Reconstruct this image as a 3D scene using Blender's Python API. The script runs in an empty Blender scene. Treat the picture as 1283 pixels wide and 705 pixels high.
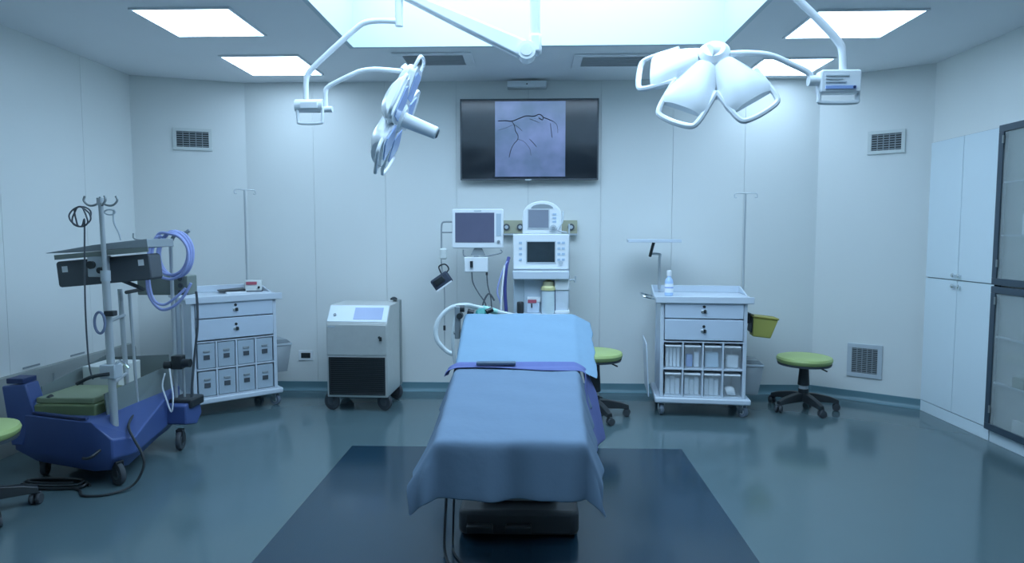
import bpy, math, random
from mathutils import Vector, Matrix
random.seed(7)
SC = bpy.context.scene
COL = SC.collection
R = math.radians

# ------------------------------------------------------------------ camera
cam_d = bpy.data.cameras.new('camera')
cam_d.sensor_width = 36.0
cam_d.lens = 36.0 * 820.0 / 1283.0
cam_d.clip_start = 0.05
cam = bpy.data.objects.new('camera', cam_d)
COL.objects.link(cam)
cam.location = (0, 0, 1.41)
cam.rotation_euler = (R(90 - 4.08), 0, R(1.856))
SC.camera = cam

# ------------------------------------------------------------------ world, exposure
w = bpy.data.worlds.new('world'); SC.world = w; w.use_nodes = True
w.node_tree.nodes['Background'].inputs[0].default_value = (0.35, 0.6, 0.8, 1)
w.node_tree.nodes['Background'].inputs[1].default_value = 0.05
SC.view_settings.view_transform = 'Standard'
SC.view_settings.look = 'None'
SC.view_settings.gamma = 1.0
SC.view_settings.use_curve_mapping = False
SC.view_settings.exposure = 1.55
SC.cycles.max_bounces = 8
SC.cycles.diffuse_bounces = 5
SC.cycles.use_denoising = True
SC.cycles.sample_clamp_indirect = 4.0
PANEL_POWER = 2.9        # square ceiling lamps
COVE_POWER = 1.85        # luminous laminar-flow ceiling in the recess
LIGHT_COL = (0.55, 0.76, 1.0)

# ------------------------------------------------------------------ materials
_m = {}
def mat(name, col, rough=0.5, metal=0.0, emit=0.0, trans=0.0, alpha=1.0, vary=0.04, scale=6.0, bump=0.0, coat=0.0, ecol=None):
    if name in _m: return _m[name]
    m = bpy.data.materials.new(name); m.use_nodes = True; _m[name] = m
    nt = m.node_tree; p = nt.nodes['Principled BSDF']
    p.inputs['Base Color'].default_value = (*col, 1)
    p.inputs['Roughness'].default_value = rough
    p.inputs['Metallic'].default_value = metal
    p.inputs['Coat Weight'].default_value = coat
    p.inputs['Transmission Weight'].default_value = trans
    p.inputs['Alpha'].default_value = alpha
    if emit:
        p.inputs['Emission Color'].default_value = (*(ecol or col), 1)
        p.inputs['Emission Strength'].default_value = emit
    if vary or bump:
        tc = nt.nodes.new('ShaderNodeTexCoord'); n = nt.nodes.new('ShaderNodeTexNoise')
        n.inputs['Scale'].default_value = scale; n.inputs['Detail'].default_value = 4
        nt.links.new(tc.outputs['Object'], n.inputs['Vector'])
        if vary:
            mx = nt.nodes.new('ShaderNodeMix'); mx.data_type = 'RGBA'
            mx.inputs[6].default_value = (*[c * (1 - vary) for c in col], 1)
            mx.inputs[7].default_value = (*[min(1, c * (1 + vary)) for c in col], 1)
            nt.links.new(n.outputs['Fac'], mx.inputs[0]); nt.links.new(mx.outputs[2], p.inputs['Base Color'])
        if bump:
            b = nt.nodes.new('ShaderNodeBump'); b.inputs['Strength'].default_value = bump; b.inputs['Distance'].default_value = 0.01
            nt.links.new(n.outputs['Fac'], b.inputs['Height']); nt.links.new(b.outputs['Normal'], p.inputs['Normal'])
    return m

WALL = mat('wall_laminate', (0.76, 0.79, 0.77), 0.38, vary=0.02, scale=1.5)
WALLB = mat('wall_core', (0.45, 0.50, 0.50), 0.8)
CEIL = mat('ceiling_paint', (0.88, 0.90, 0.92), 0.6, vary=0.02, scale=2)
COVE = mat('recess_paint', (0.60, 0.70, 0.74), 0.5, vary=0.01)
FLOOR = mat('teal_vinyl', (0.085, 0.135, 0.15), 0.13, vary=0.03, scale=3)
INLAY = mat('dark_blue_vinyl', (0.012, 0.038, 0.062), 0.16, vary=0.03, scale=3)
SKIRT = mat('teal_skirting', (0.115, 0.225, 0.265), 0.4)
WHITE = mat('white_plastic', (0.80, 0.84, 0.86), 0.35, vary=0.02)
WHITE2 = mat('cream_plastic', (0.66, 0.70, 0.68), 0.4, vary=0.03)
ENAM = mat('white_enamel', (0.86, 0.90, 0.92), 0.25, vary=0.02, coat=0.3)
CART = mat('pale_blue_enamel', (0.60, 0.67, 0.74), 0.35, vary=0.02)
CARTF = mat('cart_drawer_front', (0.56, 0.65, 0.75), 0.35, vary=0.02)
DOOR = mat('cupboard_laminate', (0.70, 0.80, 0.84), 0.35, vary=0.02, scale=1.5)
STEEL = mat('brushed_steel', (0.66, 0.68, 0.66), 0.38, metal=0.55, vary=0.06, scale=20)
STEELD = mat('dull_steel', (0.34, 0.38, 0.38), 0.45, metal=0.6, vary=0.05)
CHROME = mat('chrome', (0.75, 0.78, 0.80), 0.15, metal=1.0, vary=0)
POLE = mat('grey_pole', (0.52, 0.56, 0.58), 0.35, metal=0.5)
BLACK = mat('black_plastic', (0.022, 0.028, 0.032), 0.4, vary=0.1)
DGREY = mat('charcoal_plastic', (0.075, 0.09, 0.105), 0.45, vary=0.08)
GREY = mat('grey_plastic', (0.28, 0.32, 0.34), 0.5)
LGREY = mat('light_grey_plastic', (0.50, 0.56, 0.60), 0.5)
RUB = mat('dark_rubber', (0.05, 0.06, 0.07), 0.7)
SCREEN = mat('dark_screen', (0.05, 0.06, 0.085), 0.12, vary=0.15)
SCREENG = mat('grey_screen', (0.16, 0.20, 0.26), 0.12, vary=0.2, emit=0.04, ecol=(0.45, 0.6, 0.85))
SCREENV = mat('violet_screen', (0.20, 0.24, 0.34), 0.2, vary=0.1, emit=0.12, ecol=(0.45, 0.5, 0.85))
GREEN = mat('lime_vinyl', (0.42, 0.53, 0.20), 0.45, vary=0.06)
OLIVE = mat('olive_plastic', (0.14, 0.19, 0.09), 0.5)
BLUE = mat('royal_blue_plastic', (0.055, 0.095, 0.26), 0.42, vary=0.08)
NAVY = mat('navy_plastic', (0.02, 0.04, 0.13), 0.5)
SHEET = mat('sky_blue_sheet', (0.17, 0.29, 0.40), 0.9, vary=0.03, scale=30, bump=0.15)
SHEET2 = mat('mid_blue_sheet', (0.135, 0.205, 0.29), 0.9, vary=0.03, scale=30, bump=0.15)
PURPLE = mat('violet_blue_cloth', (0.11, 0.14, 0.33), 0.9, vary=0.06, scale=25, bump=0.2)
HOSE = mat('periwinkle_hose', (0.36, 0.42, 0.74), 0.35, vary=0.08, scale=15)
CLEARW = mat('milky_hose', (0.72, 0.80, 0.82), 0.35, alpha=0.75)
ACRY = mat('smoked_acrylic', (0.22, 0.27, 0.27), 0.2, alpha=0.72)
CLEAR = mat('clear_plastic', (0.80, 0.88, 0.92), 0.15, alpha=0.14)
GLASS = mat('cabinet_glass', (0.55, 0.62, 0.62), 0.06, alpha=0.35)
YEL = mat('yellow_plastic', (0.44, 0.42, 0.10), 0.5)
PYEL = mat('pale_yellow_plastic', (0.62, 0.60, 0.30), 0.5)
BEIGE = mat('beige_rail', (0.42, 0.42, 0.30), 0.5)
BGREY = mat('greige_panel', (0.27, 0.30, 0.29), 0.5)
RED = mat('red_lens', (0.45, 0.10, 0.14), 0.4, vary=0.1)
TEAL = mat('teal_rubber', (0.05, 0.30, 0.28), 0.5)
PAPER = mat('white_paper', (0.85, 0.88, 0.90), 0.6)
PACK = mat('white_wrapping', (0.78, 0.84, 0.88), 0.5, vary=0.1, scale=30, bump=0.3)
PACKB = mat('blue_wrapping', (0.22, 0.34, 0.66), 0.5, vary=0.2, scale=30)
LENS = mat('lamp_lens', (0.45, 0.58, 0.90), 0.2, vary=0.03)
LABELB = mat('blue_label', (0.30, 0.42, 0.75), 0.5)
DIFF = mat('lamp_diffuser', (0.9, 0.95, 1), 0.5, emit=PANEL_POWER, ecol=LIGHT_COL, vary=0)
COVED = mat('luminous_ceiling', (0.9, 0.95, 1), 0.5, emit=COVE_POWER, ecol=LIGHT_COL, vary=0)

# ------------------------------------------------------------------ mesh building
class MB:
    def __init__(s): s.v = []; s.f = []
    def add(s, vs, fs):
        n = len(s.v); s.v += [Vector(v) for v in vs]; s.f += [tuple(i + n for i in f) for f in fs]; return s
    def box(s, x0, x1, y0, y1, z0, z1, M=None):
        vs = [Vector((x, y, z)) for z in (z0, z1) for y in (y0, y1) for x in (x0, x1)]
        if M: vs = [M @ v for v in vs]
        return s.add(vs, [(0, 2, 3, 1), (4, 5, 7, 6), (0, 1, 5, 4), (2, 6, 7, 3), (0, 4, 6, 2), (1, 3, 7, 5)])
    def prism(s, poly, d0, d1, axis='y', M=None):
        # polygon in the two other axes, pushed along axis
        def mk(a, b, d): return {'y': Vector((a, d, b)), 'x': Vector((d, a, b)), 'z': Vector((a, b, d))}[axis]
        n = len(poly); vs = [mk(a, b, d0) for a, b in poly] + [mk(a, b, d1) for a, b in poly]
        if M: vs = [M @ v for v in vs]
        fs = [tuple(range(n)), tuple(range(2 * n - 1, n - 1, -1))] + [(i, i + n, (i + 1) % n + n, (i + 1) % n) for i in range(n)]
        return s.add(vs, fs)
    def frame(s, x0, x1, z0, z1, t, y0, y1, M=None):
        s.box(x0, x1, y0, y1, z0, z0 + t, M); s.box(x0, x1, y0, y1, z1 - t, z1, M)
        s.box(x0, x0 + t, y0, y1, z0 + t, z1 - t, M); s.box(x1 - t, x1, y0, y1, z0 + t, z1 - t, M); return s
    def cyl(s, a, b, r0, r1=None, seg=16):
        a = Vector(a); b = Vector(b); r1 = r0 if r1 is None else r1
        d = (b - a).normalized(); u = d.orthogonal().normalized(); w_ = d.cross(u)
        vs = []
        for c, r in ((a, r0), (b, r1)):
            for i in range(seg):
                t = 2 * math.pi * i / seg; vs.append(c + (u * math.cos(t) + w_ * math.sin(t)) * r)
        fs = [tuple(range(seg - 1, -1, -1)), tuple(range(seg, 2 * seg))] + [(i, (i + 1) % seg, (i + 1) % seg + seg, i + seg) for i in range(seg)]
        return s.add(vs, fs)
    def lathe(s, prof, c=(0, 0, 0), seg=24, M=None):
        vs = []; c = Vector(c)
        for r, z in prof:
            for i in range(seg):
                t = 2 * math.pi * i / seg; v = Vector((r * math.cos(t), r * math.sin(t), z)) + c
                vs.append(M @ v if M else v)
        fs = []
        for k in range(len(prof) - 1):
            for i in range(seg):
                j = (i + 1) % seg; fs.append((k * seg + i, k * seg + j, (k + 1) * seg + j, (k + 1) * seg + i))
        n = len(prof)
        fs.append(tuple(range(seg - 1, -1, -1))); fs.append(tuple((n - 1) * seg + i for i in range(seg)))
        return s.add(vs, fs)
    def tube(s, pts, r, seg=8, sub=6, closed=False, ribs=0):
        P_ = [Vector(p) for p in pts]
        if sub > 1 and len(P_) > 2:
            out = []; n = len(P_)
            rng = range(n if closed else n - 1)
            for i in rng:
                if closed: p0, p1, p2, p3 = P_[(i - 1) % n], P_[i], P_[(i + 1) % n], P_[(i + 2) % n]
                else: p0, p1, p2, p3 = P_[max(i - 1, 0)], P_[i], P_[i + 1], P_[min(i + 2, n - 1)]
                for k in range(sub):
                    t = k / sub
                    out.append(0.5 * ((2 * p1) + (p2 - p0) * t + (2 * p0 - 5 * p1 + 4 * p2 - p3) * t * t + (3 * p1 - p0 - 3 * p2 + p3) * t ** 3))
            if not closed: out.append(P_[-1])
            P_ = out
        n = len(P_); vs = []; u = None
        for i, p in enumerate(P_):
            a = P_[i - 1] if (i or closed) else p; b = P_[(i + 1) % n] if (i < n - 1 or closed) else p
            d = (b - a).normalized()
            if u is None: u = d.orthogonal().normalized()
            u = (u - d * u.dot(d)).normalized(); w_ = d.cross(u)
            rr = r * (1 + (0.12 if (ribs and i % 2) else 0))
            for k in range(seg):
                t = 2 * math.pi * k / seg; vs.append(p + (u * math.cos(t) + w_ * math.sin(t)) * rr)
        fs = []
        for i in range(n if closed else n - 1):
            j = (i + 1) % n
            for k in range(seg):
                l = (k + 1) % seg; fs.append((i * seg + k, i * seg + l, j * seg + l, j * seg + k))
        if not closed: fs.append(tuple(range(seg - 1, -1, -1))); fs.append(tuple((n - 1) * seg + k for k in range(seg)))
        return s.add(vs, fs)
    def shift(s, d):
        d = Vector(d); s.v = [v + d for v in s.v]; return s
    def turn(s, M): s.v = [M @ v for v in s.v]; return s

def rrect(x0, x1, z0, z1, r, n=5):
    out = []
    for cx, cz, a0 in ((x1 - r, z1 - r, 0), (x0 + r, z1 - r, 90), (x0 + r, z0 + r, 180), (x1 - r, z0 + r, 270)):
        for i in range(n + 1):
            a = R(a0 + 90 * i / n); out.append((cx + r * math.cos(a), cz + r * math.sin(a)))
    return out

def P(name, b, m, parent=None, bev=0.0, label=None, sharp=35, solid=0.0, subs=0):
    me = bpy.data.meshes.new(name)
    me.from_pydata([tuple(v) for v in b.v], [], b.f); me.validate(); me.update()
    for p in me.polygons: p.use_smooth = True
    me.set_sharp_from_angle(angle=R(sharp))
    me.materials.append(m)
    o = bpy.data.objects.new(name, me); COL.objects.link(o)
    if parent: o.parent = parent
    if label: o['label'] = label
    if solid:
        q = o.modifiers.new('solid', 'SOLIDIFY'); q.thickness = solid; q.offset = 0
    if subs:
        q = o.modifiers.new('sub', 'SUBSURF'); q.levels = subs; q.render_levels = subs
    if bev:
        q = o.modifiers.new('bevel', 'BEVEL'); q.width = bev; q.segments = 2; q.limit_method = 'ANGLE'; q.angle_limit = R(35)
    return o
def thing(name, label, cat, loc=(0, 0, 0), rz=0, group=None):
    o = bpy.data.objects.new(name, None); COL.objects.link(o); o.empty_display_size = 0.1
    o.location = loc; o.rotation_euler = (0, 0, R(rz)); o['label'] = label; o['category'] = cat
    if group: o['group'] = group
    return o
def tag(o, label, cat, group=None, loc=None, rz=None):
    o['label'] = label; o['category'] = cat
    if group: o['group'] = group
    if loc: o.location = loc
    if rz is not None: o.rotation_euler = (0, 0, R(rz))
    return o
def struct(o): o['kind'] = 'structure'; return o
def dup(root, loc, rz, label, group=None):
    r = root.copy(); COL.objects.link(r); r.location = loc; r.rotation_euler = (0, 0, R(rz)); r['label'] = label
    if group: r['group'] = group
    for ch in list(root.children):
        c = ch.copy(); COL.objects.link(c); c.parent = r
        for g in list(ch.children):
            d = g.copy(); COL.objects.link(d); d.parent = c
    return r
def local(b, root):
    "world-coordinate mesh -> local to a root that is only moved and turned about z"
    M = (Matrix.Translation(root.location) @ Matrix.Rotation(root.rotation_euler.z, 4, 'Z')).inverted()
    return b.turn(M)

# ================================================================== THE ROOM
H = 2.75; YB = 5.82
XL, XR = -3.40, 3.15; YCL, YCR = 5.50, 5.33; BL, BR = -2.56, 2.47; YF = -1.6
fl = struct(P('floor', MB().box(XL - .3, XR + .3, YF - .1, YB + .3, -0.1, 0), FLOOR))
struct(P('floor_inlay', MB().box(-1.21, 0.98, 1.6, 4.26, -0.02, 0.0012), INLAY, fl))

# ceiling with the luminous laminar-flow recess
RX0, RX1, RY0, RY1, RT = -1.296, 1.339, 1.3, 4.76, 3.32
c = MB()
c.box(XL - .3, RX0, YF - .1, YB + .3, H, H + .04); c.box(RX1, XR + .3, YF - .1, YB + .3, H, H + .04)
c.box(RX0, RX1, YF - .1, RY0, H, H + .04); c.box(RX0, RX1, RY1, YB + .3, H, H + .04)
ceiling = struct(P('ceiling', c, CEIL))
c = MB()
c.box(RX0 - .03, RX0 + .004, RY0, RY1, H - .001, RT); c.box(RX1 - .004, RX1 + .03, RY0, RY1, H - .001, RT)
c.box(RX0 - .03, RX1 + .03, RY0 - .03, RY0 + .004, H - .001, RT); c.box(RX0 - .03, RX1 + .03, RY1 - .004, RY1 + .03, H - .001, RT)
P('recess_side', c, COVE, ceiling)
P('recess_top', MB().box(RX0 - .05, RX1 + .05, RY0 - .05, RY1 + .05, RT + .02, RT + .05), COVE, ceiling)
P('luminous_panel', MB().box(RX0 + .04, RX1 - .04, RY0 + .04, RY1 - .04, RT - .01, RT + .02), COVED, ceiling)

# walls: core + separate laminate panels with open joints
def wall(name, a, b, joints, panel_name='wall_panel', m=WALL):
    ax, ay = a; bx, by = b; L = math.hypot(bx - ax, by - ay); ang = math.atan2(by - ay, bx - ax)
    o = P(name, MB().box(-0.02, L + 0.02, 0.012, 0.10, 0, H), WALLB); struct(o)
    o.location = (ax, ay, 0); o.rotation_euler = (0, 0, ang)
    xs = [0] + joints + [L]
    for i in range(len(xs) - 1):
        q = P(panel_name, MB().box(xs[i] + .0012 * (i > 0), xs[i + 1] - .0012 * (i < len(xs) - 2), 0, 0.012, 0, H), m, o)
    return o
jb = [v - BL for v in (-1.954, -1.312, -0.68, -0.046, 0.592, 1.217, 1.838)]
wall('wall_back', (BL, YB), (BR, YB), jb)
wall('wall_back_left', (XL, YCL), (BL, YB), [])
wall('wall_back_right', (BR, YB), (XR, YCR), [])
wall('wall_left', (XL, YF), (XL, YCL), [1.9, 2.85, 3.8, 4.75, 5.7, 6.5])
wr = wall('wall_right', (XR, YCR), (XR, YF), [2.2, 3.2, 4.2, 5.2])
wall('wall_front', (XR, YF), (XL, YF), [1.6, 3.2, 4.8])
# skirting: coved vinyl
def skirt(name, a, b):
    ax, ay = a; bx, by = b; L = math.hypot(bx - ax, by - ay)
    o = P(name, MB().prism([(0.0, 0), (-0.035, 0), (-0.016, 0.012), (-0.008, 0.03), (-0.006, 0.078), (0, 0.08)], 0, L, 'x'), SKIRT)
    o.location = (ax, ay, 0.0005); o.rotation_euler = (0, 0, math.atan2(by - ay, bx - ax)); return struct(o)
skirt('baseboard_back', (BL, YB), (BR, YB)); skirt('baseboard_back_left', (XL, YCL), (BL, YB))
skirt('baseboard_back_right', (BR, YB), (XR, YCR)); skirt('baseboard_left', (XL, YF), (XL, YCL))

# ================================================================== CEILING FITTINGS
def panel_light(x0, x1, y0, y1, label):
    cx, cy = (x0 + x1) / 2, (y0 + y1) / 2; a, d = (x1 - x0) / 2, (y1 - y0) / 2
    t = thing('ceiling_light', label, 'light', (cx, cy, H), 0, 'square ceiling lights')
    f = MB()
    f.box(-a, a, -d, -d + .015, -.012, 0); f.box(-a, a, d - .015, d, -.012, 0); f.box(-a, -a + .015, -d + .015, d - .015, -.012, 0); f.box(a - .015, a, -d + .015, d - .015, -.012, 0)
    P('frame', f, WHITE, t)
    P('diffuser', MB().box(-a + .015, a - .015, -d + .015, d - .015, -.010, -.004), DIFF, t)
panel_light(-2.40, -1.79, 3.90, 4.45, 'square ceiling light on the blue console side of the recess, nearer of two')
panel_light(-2.36, -1.75, 4.93, 5.53, 'square white ceiling light over the drawer cart carrying a pump, farther of two')
panel_light(1.69, 2.35, 4.06, 4.62, 'square ceiling light crossed by the lamp arm on the cupboard side')
panel_light(1.74, 2.29, 5.13, 5.67, 'square white ceiling light above the drawer cart with a bottle, farther of two')

def ceiling_vent(x0, x1, y0, y1, label):
    cx, cy = (x0 + x1) / 2, (y0 + y1) / 2; a, d = (x1 - x0) / 2, (y1 - y0) / 2
    t = thing('ceiling_vent', label, 'vent', (cx, cy, H), 0, 'ceiling vents in front of the television')
    f = MB()
    M = None
    f.box(-a, a, -d, -d + .05, -.014, -.001); f.box(-a, a, d - .05, d, -.014, -.001); f.box(-a, -a + .07, -d + .05, d - .05, -.014, -.001); f.box(a - .07, a, -d + .05, d - .05, -.014, -.001)
    P('frame', f, CEIL, t, bev=.003)
    P('backing', MB().box(-a + .07, a - .07, -d + .05, d - .05, -.003, -.001), GREY, t)
    n = 7
    for i in range(n):
        y = -d + .07 + i * (2 * d - .14) / (n - 1)
        M = Matrix.Translation((0, y, -.012)) @ Matrix.Rotation(R(35), 4, 'X')
        P('slat', MB().box(-a + .07, a - .07, -.014, .014, -.0012, .0012, M), CEIL, t)
ceiling_vent(-1.05, -0.46, 4.90, 5.28, 'slatted ceiling vent above the upright lamp head, partly hidden by it')
ceiling_vent(0.30, 0.90, 4.98, 5.36, 'slatted ceiling vent beside the three-petal lamp head, in plain view')
t = thing('ceiling_box', 'flat white box high on the wall above the television', 'box', (-.057, YB, 2.70))
P('housing', MB().box(-.17, .17, -.10, 0, -.025, .03), WHITE, t, bev=.006)
P('sensor', MB().cyl((0, -.104, 0), (0, -.098, 0), .006), BLACK, t)

# wall grilles
def grille(cx, cy, z, rz, wd, ht, label, vertical=False, grp=None, fm=WHITE2, bars=7, fr=.028):
    t = thing('wall_grille', label, 'vent', (cx, cy, z), rz, grp)
    P('frame', MB().frame(-wd / 2, wd / 2, -ht / 2, ht / 2, fr, -.014, -.001), fm, t, bev=.002)
    P('backing', MB().box(-wd / 2 + fr, wd / 2 - fr, -.004, -.001, -ht / 2 + fr, ht / 2 - fr), BLACK, t)
    for i in range(bars):
        z_ = -ht / 2 + fr + (i + .5) * (ht - 2 * fr) / bars
        P('slat', MB().box(-wd / 2 + fr, wd / 2 - fr, -.012, -.004, z_ - .0035, z_ + .0035), GREY, t)
    k = 5
    for i in range(1, k):
        x_ = -wd / 2 + fr + i * (wd - 2 * fr) / k
        P('mullion', MB().box(x_ - .003, x_ + .003, -.013, -.005, -ht / 2 + fr, ht / 2 - fr), GREY, t)
aL = math.degrees(math.atan2(YB - YCL, BL - XL)); aR = math.degrees(math.atan2(YCR - YB, XR - BR))
grille(-2.959, 5.668, 2.236, aL, .31, .19, 'small dark louvre in a pale frame, high on the wall behind the blue hose')
grille(2.887, 5.52, 2.167, aR, .27, .19, 'small dark louvre in a pale frame, high on the wall near the white cupboard')
grille(2.808, 5.577, 0.346, aR, .265, .285, 'square grey grille low on the wall beside the green stool', fm=LGREY, bars=13, fr=.036)
t = thing('wall_socket', 'white wall socket plate with black outlet behind the steel cabinet', 'socket', (-2.06, YB, .318))
P('plate', MB().box(-.065, .065, -.009, 0, -.045, .045), WHITE, t, bev=.002)
P('outlet', MB().box(-.042, .042, -.014, -.008, -.022, .025), BLACK, t, bev=.002)

# low grey service duct along the left wall
t = thing('wall_duct', 'low grey duct casing running along the bare wall behind the blue console', 'duct', (XL, 2.6, 0.001))
P('casing', MB().prism([(.0, .0), (.06, 0), (.06, .46), (.045, .50), (0, .50)], 0, 2.75, 'y'), BGREY, t)
for i in range(4):
    P('slot', MB().box(.003, .006, .7 + .45 * i, .85 + .45 * i, .515, .527), GREY, t)
    P('joint_strip', MB().box(.06, .063, .55 + .62 * i, .565 + .62 * i, .02, .45), STEELD, t)

# ================================================================== TELEVISION
tv = thing('wall_television', 'large black flat television on the wall showing a violet vessel x-ray', 'television', (-0.037, YB, 2.231))
P('mount', MB().box(-.25, .25, -.05, 0, -.15, .15), BLACK, tv)
P('case', MB().box(-.598, .598, -.085, -.05, -.347, .347), BLACK, tv, bev=.004)
P('bezel', MB().frame(-.598, .598, -.347, .347, .012, -.090, -.085), DGREY, tv, bev=.001)
P('screen', MB().box(-.586, .586, -.0875, -.085, -.335, .335), mat('tv_glass', (.02, .026, .034), .10, vary=.3, scale=3), tv)
P('brand_plate', MB().box(-.035, .02, -.094, -.088, -.352, -.340), LGREY, tv)
xm = bpy.data.materials.new('xray_picture'); xm.use_nodes = True; nt = xm.node_tree; p = nt.nodes['Principled BSDF']
tc = nt.nodes.new('ShaderNodeTexCoord'); n1 = nt.nodes.new('ShaderNodeTexNoise'); n1.inputs['Scale'].default_value = 5.0; n1.inputs['Detail'].default_value = 3
rp = nt.nodes.new('ShaderNodeValToRGB'); rp.color_ramp.elements[0].position = .32; rp.color_ramp.elements[1].position = .70
rp.color_ramp.elements[0].color = (.028, .055, .105, 1); rp.color_ramp.elements[1].color = (.06, .09, .19, 1)
nt.links.new(tc.outputs['Object'], n1.inputs['Vector']); nt.links.new(n1.outputs['Fac'], rp.inputs[0])
nt.links.new(rp.outputs[0], p.inputs['Emission Color']); p.inputs['Emission Strength'].default_value = .85
p.inputs['Base Color'].default_value = (.03, .03, .05, 1); p.inputs['Roughness'].default_value = .15
P('xray_image', MB().box(-.295, .312, -.0895, -.0875, -.318, .325), xm, tv)
VES = mat('vessel_ink', (.01, .012, .03), .3, vary=0)
def tvp(px, py): return ((px - 328) / 473 * .607 - .295, .325 - (py - 108) / 503 * .643)
for pts, r in (([(350, 238), (400, 236), (440, 240), (490, 222), (540, 205), (590, 208), (625, 195), (650, 212), (645, 232), (620, 218)], .0045),
               ([(440, 240), (458, 270), (465, 305), (482, 335), (478, 365), (455, 390), (435, 430), (422, 480)], .0033),
               ([(650, 215), (690, 230), (718, 243)], .004), ([(700, 255), (705, 300), (712, 350)], .0028),
               ([(560, 360), (585, 385), (608, 412)], .0028), ([(458, 262), (490, 285), (510, 305)], .0022),
               ([(560, 225), (600, 240), (625, 250)], .0022), ([(482, 360), (520, 375), (560, 420), (570, 470)], .0016),
               ([(720, 243), (745, 270), (750, 320)], .002), ([(350, 300), (400, 285), (450, 262)], .0012)):
    P('vessel_line', MB().tube([(tvp(a, b)[0], -.0897, tvp(a, b)[1]) for a, b in pts], r, seg=6, sub=4), VES, tv)

# ================================================================== RIGHT WALL: cupboards + glass cabinet
X0 = XR - .015
cup = thing('built_in_cupboard', 'tall white built-in cupboard with four plain doors beside the glass cabinet', 'cupboard', (XR, 4.51, 0.001))
def onwall(y0, y1, z0, z1, d0, d1): return MB().box(-d1, -d0, y0 - 4.51, y1 - 4.51, z0, z1)
P('carcass', onwall(4.51, 5.30, 0, 2.13, .001, .012), mat('cupboard_edge', (.25, .30, .32), .6), cup)
P('plinth', onwall(4.51, 5.30, 0, .085, .012, .026), DOOR, cup)
for (y0, y1) in ((4.512, 4.905), (4.910, 5.297)):
    for (z0, z1) in ((.09, 1.070), (1.078, 2.125)):
        d = P('door', onwall(y0, y1, z0, z1, .012, .030), DOOR, cup, bev=.0015)
        yk = (4.935 if y0 > 4.8 else 4.87) - 4.51; zk = 1.03 if z0 < 1 else 1.11
        P('knob', MB().lathe([(.006, 0), (.006, .012), (.015, .018), (.015, .026), (.008, .03)], seg=12, M=Matrix.Translation((-.030, yk, zk)) @ Matrix.Rotation(R(-90), 4, 'Y')), CHROME, d)

gc = thing('glass_cabinet', 'dark framed glass cabinet with shelves at the end of the cupboard wall', 'cabinet', (XR, 3.20, 0.001))
def gl(y0, y1, z0, z1, d0, d1): return MB().box(-d1, -d0, y0 - 3.2, y1 - 3.2, z0, z1)
# niche box behind the glass (projects a little from the wall)
D = .36
FR = mat('anthracite_frame', (.045, .07, .095), .35)
INS = mat('cabinet_inside', (.42, .45, .44), .5)
cb = MB(); cb2 = gl(3.2, 4.50, 0, 2.13, .001, .006); P('back_panel', cb2, INS, gc)
P('plinth', gl(3.2, 4.50, 0, .085, .006, .024), DOOR, gc)
for zz in (.09, .41, .72, 1.045, 1.40, 1.75, 2.115):
    P('shelf', gl(3.22, 4.47, zz, zz + .010, .006, .045), LGREY, gc)
for (y0, y1) in ((3.855, 4.50), (3.205, 3.845)):
    for (z0, z1) in ((.09, 1.065), (1.075, 2.13)):
        t_ = .045; b = MB()
        b.box(-.066, -.046, y0 - 3.2, y1 - 3.2, z0, z0 + t_); b.box(-.066, -.046, y0 - 3.2, y1 - 3.2, z1 - t_, z1)
        b.box(-.066, -.046, y0 - 3.2, y0 - 3.2 + t_, z0 + t_, z1 - t_); b.box(-.066, -.046, y1 - 3.2 - t_, y1 - 3.2, z0 + t_, z1 - t_)
        fr_ = P('door_frame', b, FR, gc, bev=.002)
        P('glass_pane', gl(y0 + t_, y1 - t_, z0 + t_, z1 - t_, .054, .058), GLASS, fr_)
        for hz in (z0 + .12, z1 - .12):
            P('hinge', MB().cyl((-.070, y1 - 3.2 - .05, hz), (-.070, y1 - 3.2 - .05, hz + .05), .006, seg=8), STEELD, fr_)
for ya in (4.492, 3.20):
    P('side_panel', gl(ya, ya + .008, .085, 2.13, .006, .046), FR, gc)
k = 0
for (yy, zz, w_, h_, m_, nm, lb) in (
        (4.24, 1.411, .09, .13, PAPER, 'white_carton', 'small white carton on a shelf of the upper glass cabinet'),
        (4.20, 1.761, .16, .12, DGREY, 'dark_case', 'dark instrument case on the top shelf of the glass cabinet'),
        (4.25, .421, .10, .07, OLIVE, 'green_pouch', 'dull green pouch on a low shelf of the glass cabinet'),
        (4.18, .101, .20, .11, WHITE2, 'cream_box', 'cream box on the bottom shelf of the glass cabinet')):
    o = P(nm, MB().box(-.014, .014, -w_ / 2, w_ / 2, 0, h_), m_, bev=.004); tag(o, lb, 'box', loc=(XR - .026, yy, zz + .001))

# ================================================================== CASTERS / STOOLS
def caster(par, x, y, r=.04, top=.10, yaw=0, wm=RUB, fm=STEELD, name='caster', hm=None):
    M = Matrix.Translation((x, y, 0)) @ Matrix.Rotation(R(yaw), 4, 'Z')
    b = MB(); b.box(-.022, -.018, -.012, .03, r - .012, top - .01, M); b.box(.018, .022, -.012, .03, r - .012, top - .01, M)
    b.box(-.022, .022, -.012, .03, top - .012, top, M)
    f = P(name, b, fm, par, bev=.002)
    w_ = MB().lathe([(r * .5, -.014), (r * .93, -.014), (r, -.007), (r, .007), (r * .93, .014), (r * .5, .014)], seg=18, M=M @ Matrix.Translation((0, .012, r)) @ Matrix.Rotation(R(90), 4, 'Y'))
    P('wheel', w_, wm, f)
    P('hub', MB().cyl(M @ Vector((-.017, .012, r)), M @ Vector((.017, .012, r)), r * .48, seg=12), hm or LGREY, f)

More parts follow.
